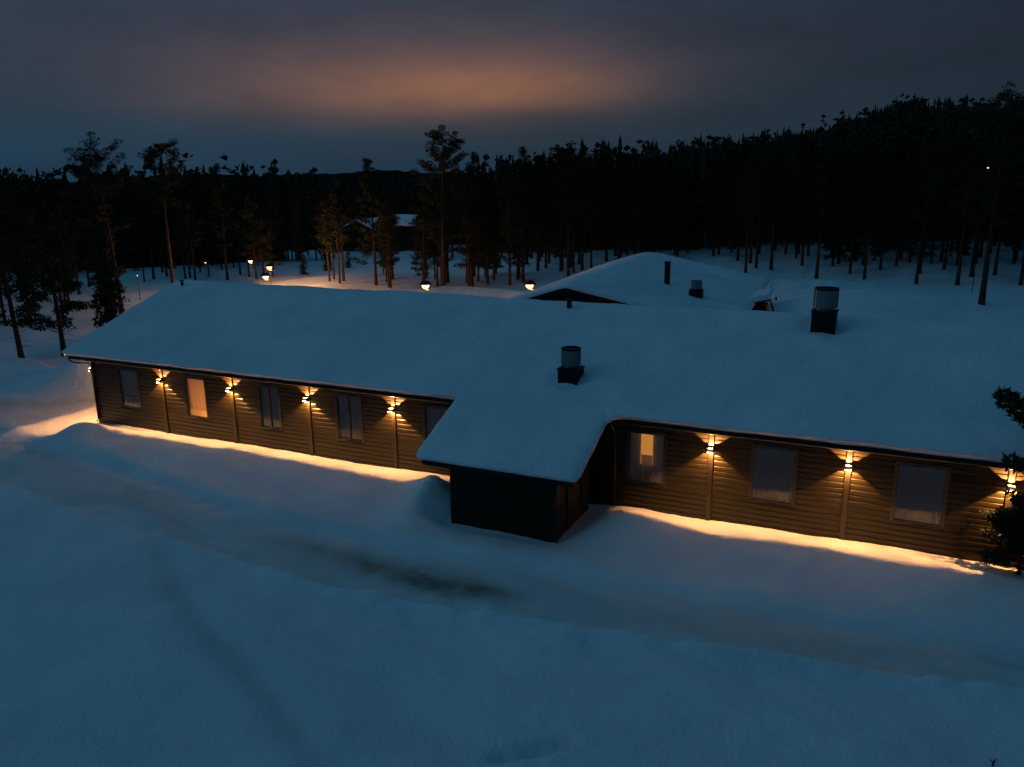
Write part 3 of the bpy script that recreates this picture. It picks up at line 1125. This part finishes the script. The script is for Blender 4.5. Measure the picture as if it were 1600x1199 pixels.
# ------------------------------------------------------------------ building behind and cabin in the woods
def gable_house(root, L, W_l, W_r, zr, zl, zr_e, wall_in, snow_t, zg=0.0, nm='roof'):
    """ridge along local y from 0 to L; left eave at -W_l height zl, right eave at W_r height zr_e"""
    b = MB()
    th = .16
    b.prism([(-W_l, zl), (0, zr), (W_r, zr_e), (W_r, zr_e - th), (0, zr - th), (-W_l, zl - th)], 1, 0, L)
    r = b.build('roof', M['roofing'], root)
    sl, sr = (zr - zl) / W_l, (zr - zr_e) / W_r
    w = MB()
    wl, wr = W_l - wall_in, W_r - wall_in
    w.prism([(-wl, zg - 1), (wr, zg - 1), (wr, zr - wr * sr - th), (0, zr - th - .01), (-wl, zr - wl * sl - th)], 1, wall_in * .8, L - wall_in)
    w.build('wall', M['core'], root)
    ov = .1
    xs = np.concatenate([[-W_l - ov, -W_l - ov + .06], np.arange(-W_l + .15, W_r - .1, 0.32), [W_r + ov - .06, W_r + ov]])
    ys = np.concatenate([[-ov, -ov + .06], np.arange(.15, L - .1, 0.4), [L + ov - .06, L + ov]])
    X, Y = np.meshgrid(xs, ys)
    d = np.minimum.reduce([X - xs[0], xs[-1] - X, Y - ys[0], ys[-1] - Y])
    q = np.clip(d / .4, 0, 1)
    base = np.where(X < 0, zr + X * sl, zr - X * sr) - 0.30 * np.clip(1 - np.abs(X) / 1.6, 0, 1) ** 2
    Z = base + snow_t * (.6 + .4 * np.sqrt(1 - (1 - q) ** 2)) + .05 * fbm(X * .4 + L, Y * .4, 3) + .25 * np.clip(1 - np.abs(X) / 1.6, 0, 1) ** 2 * .6
    nx, ny = len(xs), len(ys)
    V = np.stack([X, Y, Z], -1).reshape(-1, 3)
    B = np.stack([X, Y, np.where(X < 0, zr + X * sl, zr - X * sr) + .004], -1).reshape(-1, 3)
    F = []
    nv = nx * ny
    for j in range(ny - 1):
        for i in range(nx - 1):
            a = j * nx + i
            F.append((a, a + 1, a + nx + 1, a + nx))
    for i in range(nx - 1):
        F.append((i + 1, i, nv + i, nv + i + 1))
        a = (ny - 1) * nx + i
        F.append((a, a + 1, nv + a + 1, nv + a))
    for j in range(ny - 1):
        a = j * nx
        F.append((a, a + nx, nv + a + nx, nv + a))
        a = j * nx + nx - 1
        F.append((a + nx, a, nv + a, nv + a + nx))
    obj('snow_cover', mesh_of('snow_cover', np.concatenate([V, B]), F, M['snow'], True), r)
    for (x0, x1, z0, z1) in ((-W_l, 0, zl, zr), (0, W_r, zr, zr_e)):
        MB().prism([(x0, z0 + .01), (x1, z1 + .01), (x1, z1 - .26), (x0, z0 - .26)], 1, -.03, -.003).build('verge_board', M['trim'], r)
    return r


annex = thing('annex', 'smaller building behind the lodge with a broad snowy roof and black chimney', 'building', (-17.5, 21.0, 0), 0.06)
gable_house(annex, 24.5, 4.2, 10.2, 4.38, 3.05, 2.25, 0.8, 0.34)


def deck_annex(u):
    return 4.38 + (u * 1.33 / 4.2 if u < 0 else -u * 2.13 / 10.2) + .34


# tall chimney, ventilator
cu, cv = 4.6, 8.6
z = deck_annex(cu)
ch = MB().box(cu - .17, cu + .17, cv - .17, cv + .17, z - .6, z + 1.45).build('chimney', M['vent'], annex)
MB().box(cu - .21, cu + .21, cv - .21, cv + .21, z + 1.452, z + 1.51).build('chimney_cap', M['vent'], ch)
cu, cv = 6.9, 6.6
z = deck_annex(cu)
vb = MB().box(cu - .42, cu + .42, cv - .42, cv + .42, z - .6, z + .42).build('roof_vent', M['vent'], annex)
MB().lathe([(.22, z + .422), (.22, z + .47), (.36, z + .48), (.36, z + 1.0), (.31, z + 1.0), (.31, z + .8), (.01, z + .8)], cu, cv, 24).build('vent_cylinder', M['metal'], vb)
# small wing at its right eave
wg = MB()
wg.box(8.6, 11.0, 11.6, 14.0, -1, 2.0)
wing = wg.build('entrance_wing', M['core'], annex)
MB().prism([(8.1, 1.75), (11.3, 2.62), (11.3, 2.50), (8.1, 1.62)], 1, 11.2, 14.6).build('wing_roof', M['roofing'], wing)
MB().prism([(8.0, 1.78), (11.35, 2.65), (11.4, 2.86), (11.1, 2.97), (8.4, 2.2), (8.0, 2.0)], 1, 11.1, 14.7).build('snow_cover', M['snow'], wing)
# the lamp on its right-hand wall lights the snow beside it
al = thing('wall_lamp', 'small lamp hidden on the far wall of the building behind the lodge', 'lamp', (-7.0, 37.0, 2.1), 0.06)
MB().box(-.08, .08, -.06, .06, -.1, .1).build('housing', M['trim'], al)
pl = bpy.data.lights.new('lamp_light', 'POINT')
pl.energy = 22
pl.color = WARM
pl.shadow_soft_size = .05
obj('lamp_light', pl, al, (.3, .1, 0))

pole = thing('snow_pole', 'thin bent snow laden pole leaning beside the building behind', 'pole', (-7.0, 36.0, 0.0))
MB().tube([(0.2, 0, 0), (.0, 0, 1.2), (-.35, .1, 2.3), (-.45, .1, 3.0), (-.3, .1, 3.5)], [.07, .07, .06, .05, .03], 8).build('stem', M['bark'], pole, True)
MB().tube([(-.33, .1, 2.35), (-.45, .1, 2.75), (-.42, .1, 3.1), (-.28, .1, 3.5)], [.03, .17, .13, .04], 8).build('snow_load', M['snow'], pole, True)

cabin = thing('far_cabin', 'dark log cabin half hidden among trees with patches of roof snow', 'cabin', (-80.3, 87.0, 0), 0.12)
gable_house(cabin, 11, 4.4, 4.4, 5.0, 2.9, 2.9, 0.7, 0.35)
cabin2 = thing('far_cabin', 'dark cabin behind the pines showing only a thin snowy roof edge', 'cabin', (-67.0, 93.0, 0), 1.75)
gable_house(cabin2, 11, 4.6, 4.6, 5.7, 4.2, 4.2, 0.7, 0.3)


# ------------------------------------------------------------------ trees
def tri_cloud(rng, centers, radii, per, size, flat=0.6, up=0.25):
    """needle sprays: thin triangles scattered in ellipsoids"""
    C = np.repeat(np.asarray(centers), per, 0)
    R = np.repeat(np.asarray(radii), per)
    n = len(C)
    d = rng.normal(size=(n, 3))
    d /= np.linalg.norm(d, axis=1, keepdims=True)
    rad = rng.uniform(0.15, 1, n) ** 0.5
    P = C + d * (R * rad)[:, None] * np.array([1, 1, flat])
    a = d + rng.normal(size=(n, 3)) * 0.7 + np.array([0, 0, up])
    a /= np.linalg.norm(a, axis=1, keepdims=True)
    bb = np.cross(a, rng.normal(size=(n, 3)))
    bb /= np.linalg.norm(bb, axis=1, keepdims=True) + 1e-9
    s = size * rng.uniform(.6, 1.3, n)[:, None]
    V = np.stack([P - bb * s * .28, P + bb * s * .28, P + a * s], 1).reshape(-1, 3)
    F = np.arange(n * 3).reshape(-1, 3)
    return V, F


def pine_meshes(seed, H=13.0, c0=0.45, R=1.9, nb=34, per=20, size=.30, top='round', clump=.42, tri_branch=3):
    rng = np.random.default_rng(seed)
    lean = rng.uniform(-.25, .25, 2)
    ph = rng.uniform(0, 6, 2)

    def tp(t):
        return np.array([lean[0] * t * t * 2 + .10 * math.sin(t * 5 + ph[0]) * t, lean[1] * t * t * 2 + .10 * math.sin(t * 4 + ph[1]) * t, t * H])
    b = MB()
    ts = np.linspace(0, 1, 10)
    r0 = .0125 * H + .02
    b.tube([tp(t) - (np.array([0, 0, .4]) if t == 0 else 0) for t in ts], [r0 * (1 - .93 * t ** 1.1) + (0.05 if t == 0 else 0) for t in ts], 8)
    cs, rs = [], []
    for k in range(nb):
        t = c0 + (1 - c0) * ((k + rng.uniform(0, 1)) / nb) ** .9
        q = (t - c0) / (1 - c0)
        if top == 'round':
            ln = R * (0.42 + 0.75 * math.sin(min(1, q * 1.15 + .12) * math.pi * .80)) * rng.uniform(.55, 1.15)
        else:
            ln = R * (1.05 - .92 * q) * rng.uniform(.6, 1.15)
        ln = max(.35, ln)
        az = rng.uniform(0, 2 * math.pi)
        el = rng.uniform(-.15, .45) + .5 * q
        p0 = tp(t)
        dr = np.array([math.cos(az) * math.cos(el), math.sin(az) * math.cos(el), math.sin(el)])
        bend = np.array([0, 0, rng.uniform(-.05, .30) * ln])
        p1, p2 = p0 + dr * ln * .5 + bend * .1, p0 + dr * ln + bend
        rb = .012 + .02 * ln / R * (1 - q * .6)
        b.tube([p0, p1, p2], [rb, rb * .65, rb * .25], tri_branch, False)
        nsub = 2 + int(ln * 1.4)
        for s in range(nsub):
            u = .45 + .6 * (s + rng.uniform(.2, .8)) / nsub
            side = np.array([-dr[1], dr[0], 0]) * rng.uniform(-1, 1) * ln * .38 * (1.15 - u)
            c = p0 + dr * ln * u + bend * u * u + side + np.array([0, 0, rng.uniform(-.05, .12)])
            if s % 2 == 0:
                b.tube([p0 + dr * ln * max(.2, u - .3), c], [rb * .4, .006], 3, False)
            cs.append(c)
            rs.append(clump * rng.uniform(.65, 1.25) * (.75 + .25 * ln / R))
    # a few bare stubs below the crown
    for k in range(int(nb * .35)):
        t = rng.uniform(.08, max(.10, c0 + .05))
        az = rng.uniform(0, 6.28)
        ln = rng.uniform(.3, 1.0)
        p0 = tp(t)
        b.tube([p0, p0 + np.array([math.cos(az) * ln, math.sin(az) * ln, rng.uniform(-.2, .1)])], [.018, .006], 3, False)
    cs.append(tp(1.0))
    rs.append(clump * .8)
    V, F = tri_cloud(rng, cs, rs, per, size, .55)
    kz = H / V[:, 2].max()
    V[:, 2] *= kz
    b.v = [(p[0], p[1], p[2] * kz) for p in b.v]
    return mesh_of('trunk', b.v, b.f, M['bark']), mesh_of('crown', V, F, M['needle'])


def spruce_meshes(seed, H=12.0, R=1.5, whorls=26, per=9, size=.30, c0=.10):
    rng = np.random.default_rng(seed)
    b = MB()
    r0 = .011 * H + .015
    b.tube([(0, 0, -.4), (0, 0, H * .3), (0.03, 0, H * .7), (0, .02, H)], [r0 + .03, r0 * .8, r0 * .4, .01], 8)
    cs, rs = [], []
    for k in range(whorls):
        t = c0 + (1 - c0) * (k + .3) / whorls
        ln0 = R * (1 - (t - c0) / (1 - c0)) ** .85 * (0.9 + .2 * rng.uniform())
        for j in range(rng.integers(4, 7)):
            az = rng.uniform(0, 6.28)
            ln = max(.12, ln0 * rng.uniform(.6, 1.12))
            droop = -.30 * ln
            p0 = np.array([0, 0, t * H])
            d = np.array([math.cos(az), math.sin(az), 0])
            b.tube([p0, p0 + d * ln + np.array([0, 0, droop])], [.012, .005], 3, False)
            ns = 1 + int(ln / .35)
            for s in range(ns):
                u = (s + .7) / ns
                cs.append(p0 + d * ln * u + np.array([0, 0, droop * u]))
                rs.append(.16 + .14 * (1 - u) + .05 * rng.uniform())
    cs.append(np.array([0, 0, H]))
    rs.append(.15)
    V, F = tri_cloud(rng, cs, rs, per, size, .5, -.2)
    return mesh_of('trunk', b.v, b.f, M['bark']), mesh_of('crown', V, F, M['spruce'])


def plant(name, meshes, x, y, label, group=None, rz=None, s=1.0, cat='tree', dz=-.1):
    t = thing(name, label, cat, (x, y, float(ground_h(x, y)) + dz), random.uniform(0, 6.28) if rz is None else rz, group)
    t.scale = (s, s, s)
    obj('trunk', meshes[0], t)
    obj('crown', meshes[1], t)
    return t


# trees that can be told apart
plant('pine_tree', pine_meshes(1, 15.6, .56, 2.9, 46, 70, .17, 'round', .46), -61.0, 24.6, 'tall pine with a broad flat crown standing highest on the left skyline')
plant('pine_tree', pine_meshes(2, 15.4, .58, 1.9, 36, 70, .17, 'round', .46), -65.5, 34.6, 'tall narrow crowned pine right of the broad crowned one on the left skyline')
plant('pine_tree', pine_meshes(3, 16.2, .26, 3.0, 60, 60, .18, 'round', .46), -40.7, 46.6, 'big full crowned pine with its trunk foot lit by a path lamp behind the roof')
plant('pine_tree', pine_meshes(4, 13.8, .18, 2.7, 52, 50, .19, 'cone', .44), -50.4, 48.6, 'pine with low branches before the far cabin')
plant('pine_tree', pine_meshes(5, 17.2, .36, 2.1, 46, 50, .18, 'round', .44), 7.45, 49.9, 'lone pine with a bare lower trunk in the open snow behind the right roof end')
plant('pine_tree', pine_meshes(6, 10.5, .12, 1.6, 40, 24, .28, 'cone', .42), -3.4, 72.8, 'low branched pine above the large roof vent at the forest edge')
plant('pine_tree', pine_meshes(7, 14.2, .42, 1.9, 40, 24, .28, 'round', .42), -12.0, 73.6, 'dark trunked pine at the clearing edge beyond the right end of the rear roof')
plant('pine_tree', pine_meshes(8, 12.0, .22, 2.3, 52, 40, .22, 'round', .42), -46.3, 5.6, 'leaning pine on the snow heap left of the gable end').rotation_euler = (0, -.05, .3)
plant('pine_tree', pine_meshes(9, 11.5, .12, 2.0, 54, 40, .22, 'cone', .40), -49.0, 10.2, 'dense pine with drooping lower boughs behind the snow heap')
plant('spruce_tree', spruce_meshes(10, 8.5, 1.6, 26, 12, .24, .05), -52.0, 16.5, 'slender spruce seen against snow beyond the left roof slope')
plant('spruce_tree', spruce_meshes(11, 2.4, .75, 13, 12, .15, .04), -65.5, 55.0, 'bushy young spruce nearest the close pair of path lamps', 'young spruces by the lit path', cat='sapling')
plant('spruce_tree', spruce_meshes(12, 2.9, .95, 15, 12, .16, .04), -65.5, 59.8, 'fullest of the three young spruces by the lit path', 'young spruces by the lit path', cat='sapling')
plant('spruce_tree', spruce_meshes(13, 2.5, .6, 13, 9, .15, .04), -64.9, 63.4, 'thin young spruce on the snow closest to the far cabin', 'young spruces by the lit path', cat='sapling')
# by the wall on the right
tp_ = pine_meshes(14, 8.4, .30, 2.3, 44, 130, .15, 'cone', .27, 5)
plant('pine_tree', tp_, 4.45, -2.1, 'dark pine at the right edge of the picture reaching over the eave', rz=0.4)
tp_ = pine_meshes(15, 2.35, .10, .85, 26, 90, .12, 'round', .19, 5)
plant('young_pine', tp_, 3.98, -1.2, 'bushy young pine by the wall with its top lit by the lamp', rz=1.0, cat='sapling', dz=-.05)
tw = thing('twig', 'dark twig poking out of the snow at the bottom right', 'twig', (2.66, -9.1, float(ground_h(2.66, -9.1))))
MB().tube([(0, 0, -.1), (.02, 0, .09), (.05, .02, .15)], [.022, .018, .010], 5).build('stem', M['bark'], tw)
MB().tube([(.02, 0, .07), (-.05, .02, .11)], [.014, .007], 5).build('side_shoot', M['bark'], tw)

# forest: about 300 single trees in front, one mass behind
VARI = [pine_meshes(100 + k, H, c0, R, nb, 34, .22, tt, .46) for k, (H, c0, R, nb, tt) in enumerate(
    ((13.5, .32, 1.8, 38, 'round'), (14.5, .40, 1.8, 34, 'round'), (12.5, .26, 2.0, 40, 'round'), (15.0, .30, 1.9, 44, 'cone'), (11.5, .20, 1.8, 42, 'cone'), (14.0, .42, 2.0, 34, 'round'), (13.0, .18, 2.0, 48, 'cone')))]
VARS = [spruce_meshes(130 + k, H, R, 24, 8, .36, .12) for k, (H, R) in enumerate(((13.5, 1.5), (12.0, 1.35), (15.0, 1.6)))]


def in_poly(x, y, poly):
    c = False
    j = len(poly) - 1
    for i in range(len(poly)):
        (xi, yi), (xj, yj) = poly[i], poly[j]
        if (yi > y) != (yj > y) and x < (xj - xi) * (y - yi) / (yj - yi) + xi:
            c = not c
        j = i
    return c


ZONES = [
    # polygon, number of trees, minimum spacing, share of spruce, smallest and largest scale
    ([(-47, 47), (-44, 44.5), (-37, 47), (-35.5, 56), (-40, 64), (-49, 58)], 22, 1.6, .1, .72, 1.0),
    ([(-36, 58), (-30, 68), (-22, 84), (-20, 104), (-48, 104), (-46, 80), (-42, 68)], 50, 2.0, .15, .86, 1.14),
    ([(-22, 84), (-15, 76), (-2, 75), (6, 79), (9, 100), (-20, 104)], 72, 1.9, .2, .72, 1.08),
    ([(6, 79), (12, 66), (22, 58), (30, 60), (32, 90), (9, 100)], 50, 1.9, .3, .76, 1.14),
    ([(-86, 62), (-74, 66), (-72, 76), (-90, 80), (-112, 98), (-122, 82)], 18, 2.2, .2, .70, .98),
    ([(-67, 44.5), (-64, 48), (-72, 60), (-86, 62), (-86, 48), (-74, 38)], 24, 1.7, .25, .60, .85),
    ([(-15, 70), (9, 66), (9, 80), (-15, 79)], 10, 2.8, .2, .75, 1.0),
    ([(-57, 47), (-50, 45.2), (-45.5, 45), (-45, 50), (-54, 55)], 13, 1.5, .2, .55, .82),
    ([(-66, 76), (-56, 76), (-52, 84), (-60, 100), (-68, 84)], 12, 2.0, .15, .62, .85),
    ([(-51, 12), (-56, 14), (-58, 22), (-72, 34), (-84, 42), (-104, 36), (-88, 10), (-62, 3), (-50, 4)], 50, 2.2, .2, .60, .84),
    ([(-84, 42), (-78, 47), (-84, 58), (-118, 80), (-128, 50), (-104, 36)], 20, 2.4, .2, .62, .86),
]
PLACES = [(-55.5, 'at the far left beyond the snow heap'), (-50, 'round the tallest broad crowned pine on the left'),
          (-46.5, 'round the tall narrow pine over the left roof end'), (-43, 'behind the leftmost path lamps'),
          (-39, 'behind the bushiest young spruce'), (-35.5, 'just left of the far cabin roof'), (-31.5, 'about the far cabins'),
          (-27.5, 'round the big full crowned pine'), (-23.5, 'left of the lamp by the rear roof corner'),
          (-19.5, 'over the left slope of the rear roof'), (-15.5, 'over the rear roof peak'), (-12, 'over the black rear chimney'),
          (-8, 'over the right slope of the rear roof'), (-4, 'left of the large roof vent'), (-0.5, 'straight over the large roof vent'),
          (3, 'between the large roof vent and the lone pine'), (7, 'behind the lone pine'), (90, 'at the right edge beyond the lone pine')]
KEEP = [(-61.0, 24.6), (-65.5, 34.6), (-40.7, 46.6), (-50.4, 48.6), (7.45, 49.9), (-3.4, 72.8), (-12, 73.6), (-46.3, 5.6), (-49, 10.2), (-52, 16.5)]
rz_ = random.Random(21)
placed = list(KEEP)
spots = []
for poly, num, gap, sh, s0, s1 in ZONES:
    xs_, ys_ = [p[0] for p in poly], [p[1] for p in poly]
    got = tries = 0
    while got < num and tries < 6000:
        tries += 1
        x, y = rz_.uniform(min(xs_), max(xs_)), rz_.uniform(min(ys_), max(ys_))
        if not in_poly(x, y, poly) or any((x - a) ** 2 + (y - c) ** 2 < gap * gap for a, c in placed):
            continue
        az0 = math.degrees(math.atan2(x, y + CAM_D))
        if (-36.9 < az0 < -34.4 or -33.4 < az0 < -31.4) and y < 100:
            continue
        placed.append((x, y))
        sp = rz_.random() < sh
        sc = rz_.uniform(s0, s1)
        ms = rz_.choice(VARS if sp else VARI)
        hh = max(v.co.z for v in ms[0].vertices) * sc
        az = math.degrees(math.atan2(x, y + CAM_D))
        where = next(p for a, p in PLACES if az < a)
        d = math.hypot(x, y + CAM_D)
        rank = 'front row' if d < 96 else 'middle row' if d < 112 else 'back row'
        size = 'short' if hh < 10.2 else 'mid height' if hh < 12.2 else 'high'
        lab = '%s dark %s %s %s' % (size, rank, 'spruce' if sp else 'pine', where)
        plant('spruce_tree' if sp else 'pine_tree', ms, x, y, lab, 'forest trees: ' + lab, rz_.uniform(0, 6.28), sc, dz=-.15)
        got += 1


def far_forest():
    """everything behind the trees that can be told apart"""
    rng = np.random.default_rng(77)
    pts = []
    n = 11000
    for k in range(n):
        a = math.radians(rng.uniform(-66, 14))
        if k < 5200:
            d = rng.uniform(0, 1) ** 1.3 * 85 + (122 if a < -0.66 else 127 if a < -0.3 else 119)
        else:
            d = math.sqrt(rng.uniform(190 ** 2, 420 ** 2)) if k < 9000 or a > -.3 else math.sqrt(rng.uniform(300 ** 2, 640 ** 2))
        x, y = d * math.sin(a), d * math.cos(a) - CAM_D
        if in_poly(x, y, [(-100, 70), (-60, 75), (-60, 108), (-100, 108)]):
            continue
        pts.append((x, y, d))
    Vs, Fs, MI = [], [], []
    base = 0
    P = np.array(pts)
    zg = ground_h(P[:, 0], P[:, 1])
    octf = np.array([(0, 2, 4), (2, 1, 4), (1, 3, 4), (3, 0, 4), (2, 0, 5), (1, 2, 5), (3, 1, 5), (0, 3, 5)])
    octv = np.array([(1, 0, 0), (-1, 0, 0), (0, 1, 0), (0, -1, 0), (0, 0, 1), (0, 0, -1)], float)

    def put(V, F, m_):
        nonlocal base
        Vs.append(V)
        Fs.append(F + base)
        MI.extend([m_] * len(F))
        base += len(V)

    for (x, y, d), z in zip(pts, zg):
        H = rng.uniform(9.6, 14.0) * (1 + .17 * float(vnoise(np.array(x * .07), np.array(y * .07))))
        if -72 < x < 5:
            H *= 1.12
        near = d < 200
        cone = rng.uniform() < .36
        c0 = rng.uniform(.34, .55) if (d < 150 and x > -60) else rng.uniform(.05, .28)
        o = np.array([x, y, z])
        if cone:
            R = rng.uniform(1.1, 1.7)
            nt, ns = (9, 8) if near else (5, 6)
            for k in range(nt):
                q = k / nt
                zt = H * (c0 + (1 - c0) * min(1, q + 1.5 / nt))
                zb = H * (c0 + (1 - c0) * q) - .25
                r = R * (1 - q) ** .8 + .12
                a = np.arange(ns) * 2 * math.pi / ns + rng.uniform(0, 6.28)
                rr = r * rng.uniform(.45, 1.15, ns)
                V = np.concatenate([[[rng.normal() * .06, rng.normal() * .06, zt]], np.stack([rr * np.cos(a), rr * np.sin(a), zb + rng.uniform(-.3, .25, ns) * r], 1)]) + o
                put(V, np.array([(0, 1 + t_, 1 + (t_ + 1) % ns) for t_ in range(ns)]), 0)
        else:
            R = rng.uniform(1.2, 2.0)
            nc = 13 if near else 6
            q = (np.arange(nc) + rng.uniform(.1, .9, nc)) / nc
            az = rng.uniform(0, 6.28, nc)
            rad = R * (.25 + .62 * np.sin(np.minimum(1, q * 1.0 + .05) * math.pi * .95)) * rng.uniform(.2, .95, nc)
            cr = (.55 + .35 * np.sin(q * math.pi)) * rng.uniform(.7, 1.15, nc) * (1 if near else 1.5)
            C = np.stack([rad * np.cos(az), rad * np.sin(az), H * (c0 + (1 - c0) * q) - cr * .6], 1) + o
            for c_, r in zip(C, cr):
                put(c_ + octv * (r * rng.uniform(.55, 1.25, (6, 1))) * np.array([1, 1, .72]) + rng.normal(size=(6, 3)) * .12, octf, 0)
            if near:
                m = 40
                k = rng.integers(0, nc, m)
                dd = rng.normal(size=(m, 3))
                dd /= np.linalg.norm(dd, axis=1, keepdims=True)
                P = C[k] + dd * cr[k][:, None] * np.array([1, 1, .7]) * .85
                a_ = rng.normal(size=(m, 3)) * .16
                put(np.stack([P - a_, P + a_, P + dd * .45 + rng.normal(size=(m, 3)) * .1], 1).reshape(-1, 3), np.arange(m * 3).reshape(-1, 3), 0)
        t = .16
        put(np.array([(x - t, y, z - .5), (x + t, y, z - .5), (x, y + t, z - .5), (x, y, z + H * .92)]), np.array([(0, 1, 3), (1, 2, 3), (2, 0, 3)]), 1)
    me = mesh_of('far_forest', np.concatenate(Vs), np.concatenate(Fs), [M['needle'], M['bark']])
    me.polygons.foreach_set('material_index', MI)
    tag(obj('far_forest', me), 'mass of dark conifers filling the hillside behind', None, None, 'stuff')


far_forest()


# ------------------------------------------------------------------ path lamps
def path_lamp(x, y, h, label, power=220, white=False, r=.13, name='path_lamp'):
    z = float(ground_h(x, y))
    gm = emit_mat('lamp_globe', (1.0, .80, .62) if white else (1.0, .50, .20), 1.6 if white else 7.0)
    t = thing(name, label, 'street lamp', (x, y, z), 0, 'lit lamps on posts')
    MB().tube([(0, 0, -.5), (0, 0, h - r * 1.3)], [.04, .03], 10).build('post', M['trim'], t)
    MB().lathe([(.05, h - r * 1.5), (r * .9, h - r * 1.25), (r * .9, h - r * 1.1), (.03, h - r * 1.1)], 0, 0, 16).build('collar', M['trim'], t)
    MB().lathe([(r * math.sin(math.pi * k / 8) + .001, h - r * math.cos(math.pi * k / 8)) for k in range(9)], 0, 0, 14).build('globe', gm, t, True)
    MB().lathe([(r * 1.75, h + r * .16), (r * 1.72, h + r * .28), (r * 1.0, h + r * 1.08), (.01, h + r * 1.35)], 0, 0, 18).build('shade', M['trim'], t)
    l = bpy.data.lights.new('lamp_light', 'POINT')
    l.energy = power * (.6 if h < 5 else .2)
    l.color = (1, .8, .6) if white else WARM
    l.shadow_soft_size = r * .4
    obj('lamp_light', l, t, (r * 1.25, -r * .4, h - r * .5))
    return t


path_lamp(-61.7, 41.8, 2.8, 'lit path lamp with a visible post, leftmost of the warm lamps behind the roof', 2200, r=.22)
path_lamp(-52.7, 34.0, 2.5, 'lit path lamp, the lower and nearer of the close pair', 2600, r=.27)
path_lamp(-58.0, 40.5, 2.5, 'lit path lamp, the upper and farther of the close pair', 3600, r=.27)
path_lamp(-34.7, 33.1, 2.5, 'lit path lamp near the foot of the big full crowned pine', 1700, r=.31)
path_lamp(-26.1, 35.2, 2.5, 'lit path lamp beside the left corner of the rear roof', 1700, r=.31)
path_lamp(-67.9, 41.5, 2.5, 'small whitish lamp among the dark trees left of the warm path lamps', 14, True, .10)
path_lamp(-65.8, 30.7, 2.5, 'tiny white lamp deep in the woods above the sloping roof edge', 12, True, .07)
path_lamp(-52.6, 20.3, 2.0, 'low lamp glinting through the twigs just over the sloping roof edge', 35, False, .08)
path_lamp(7.9, 63.5, 11.6, 'tiny white light on a tall thin mast before the black forest', 6, True, .09, 'light_mast')
path_lamp(-33.3, 5.0, 2.75, 'lamp out of sight behind the gable end that lights the snow heap', 1000, False, .12, 'gable_lamp')
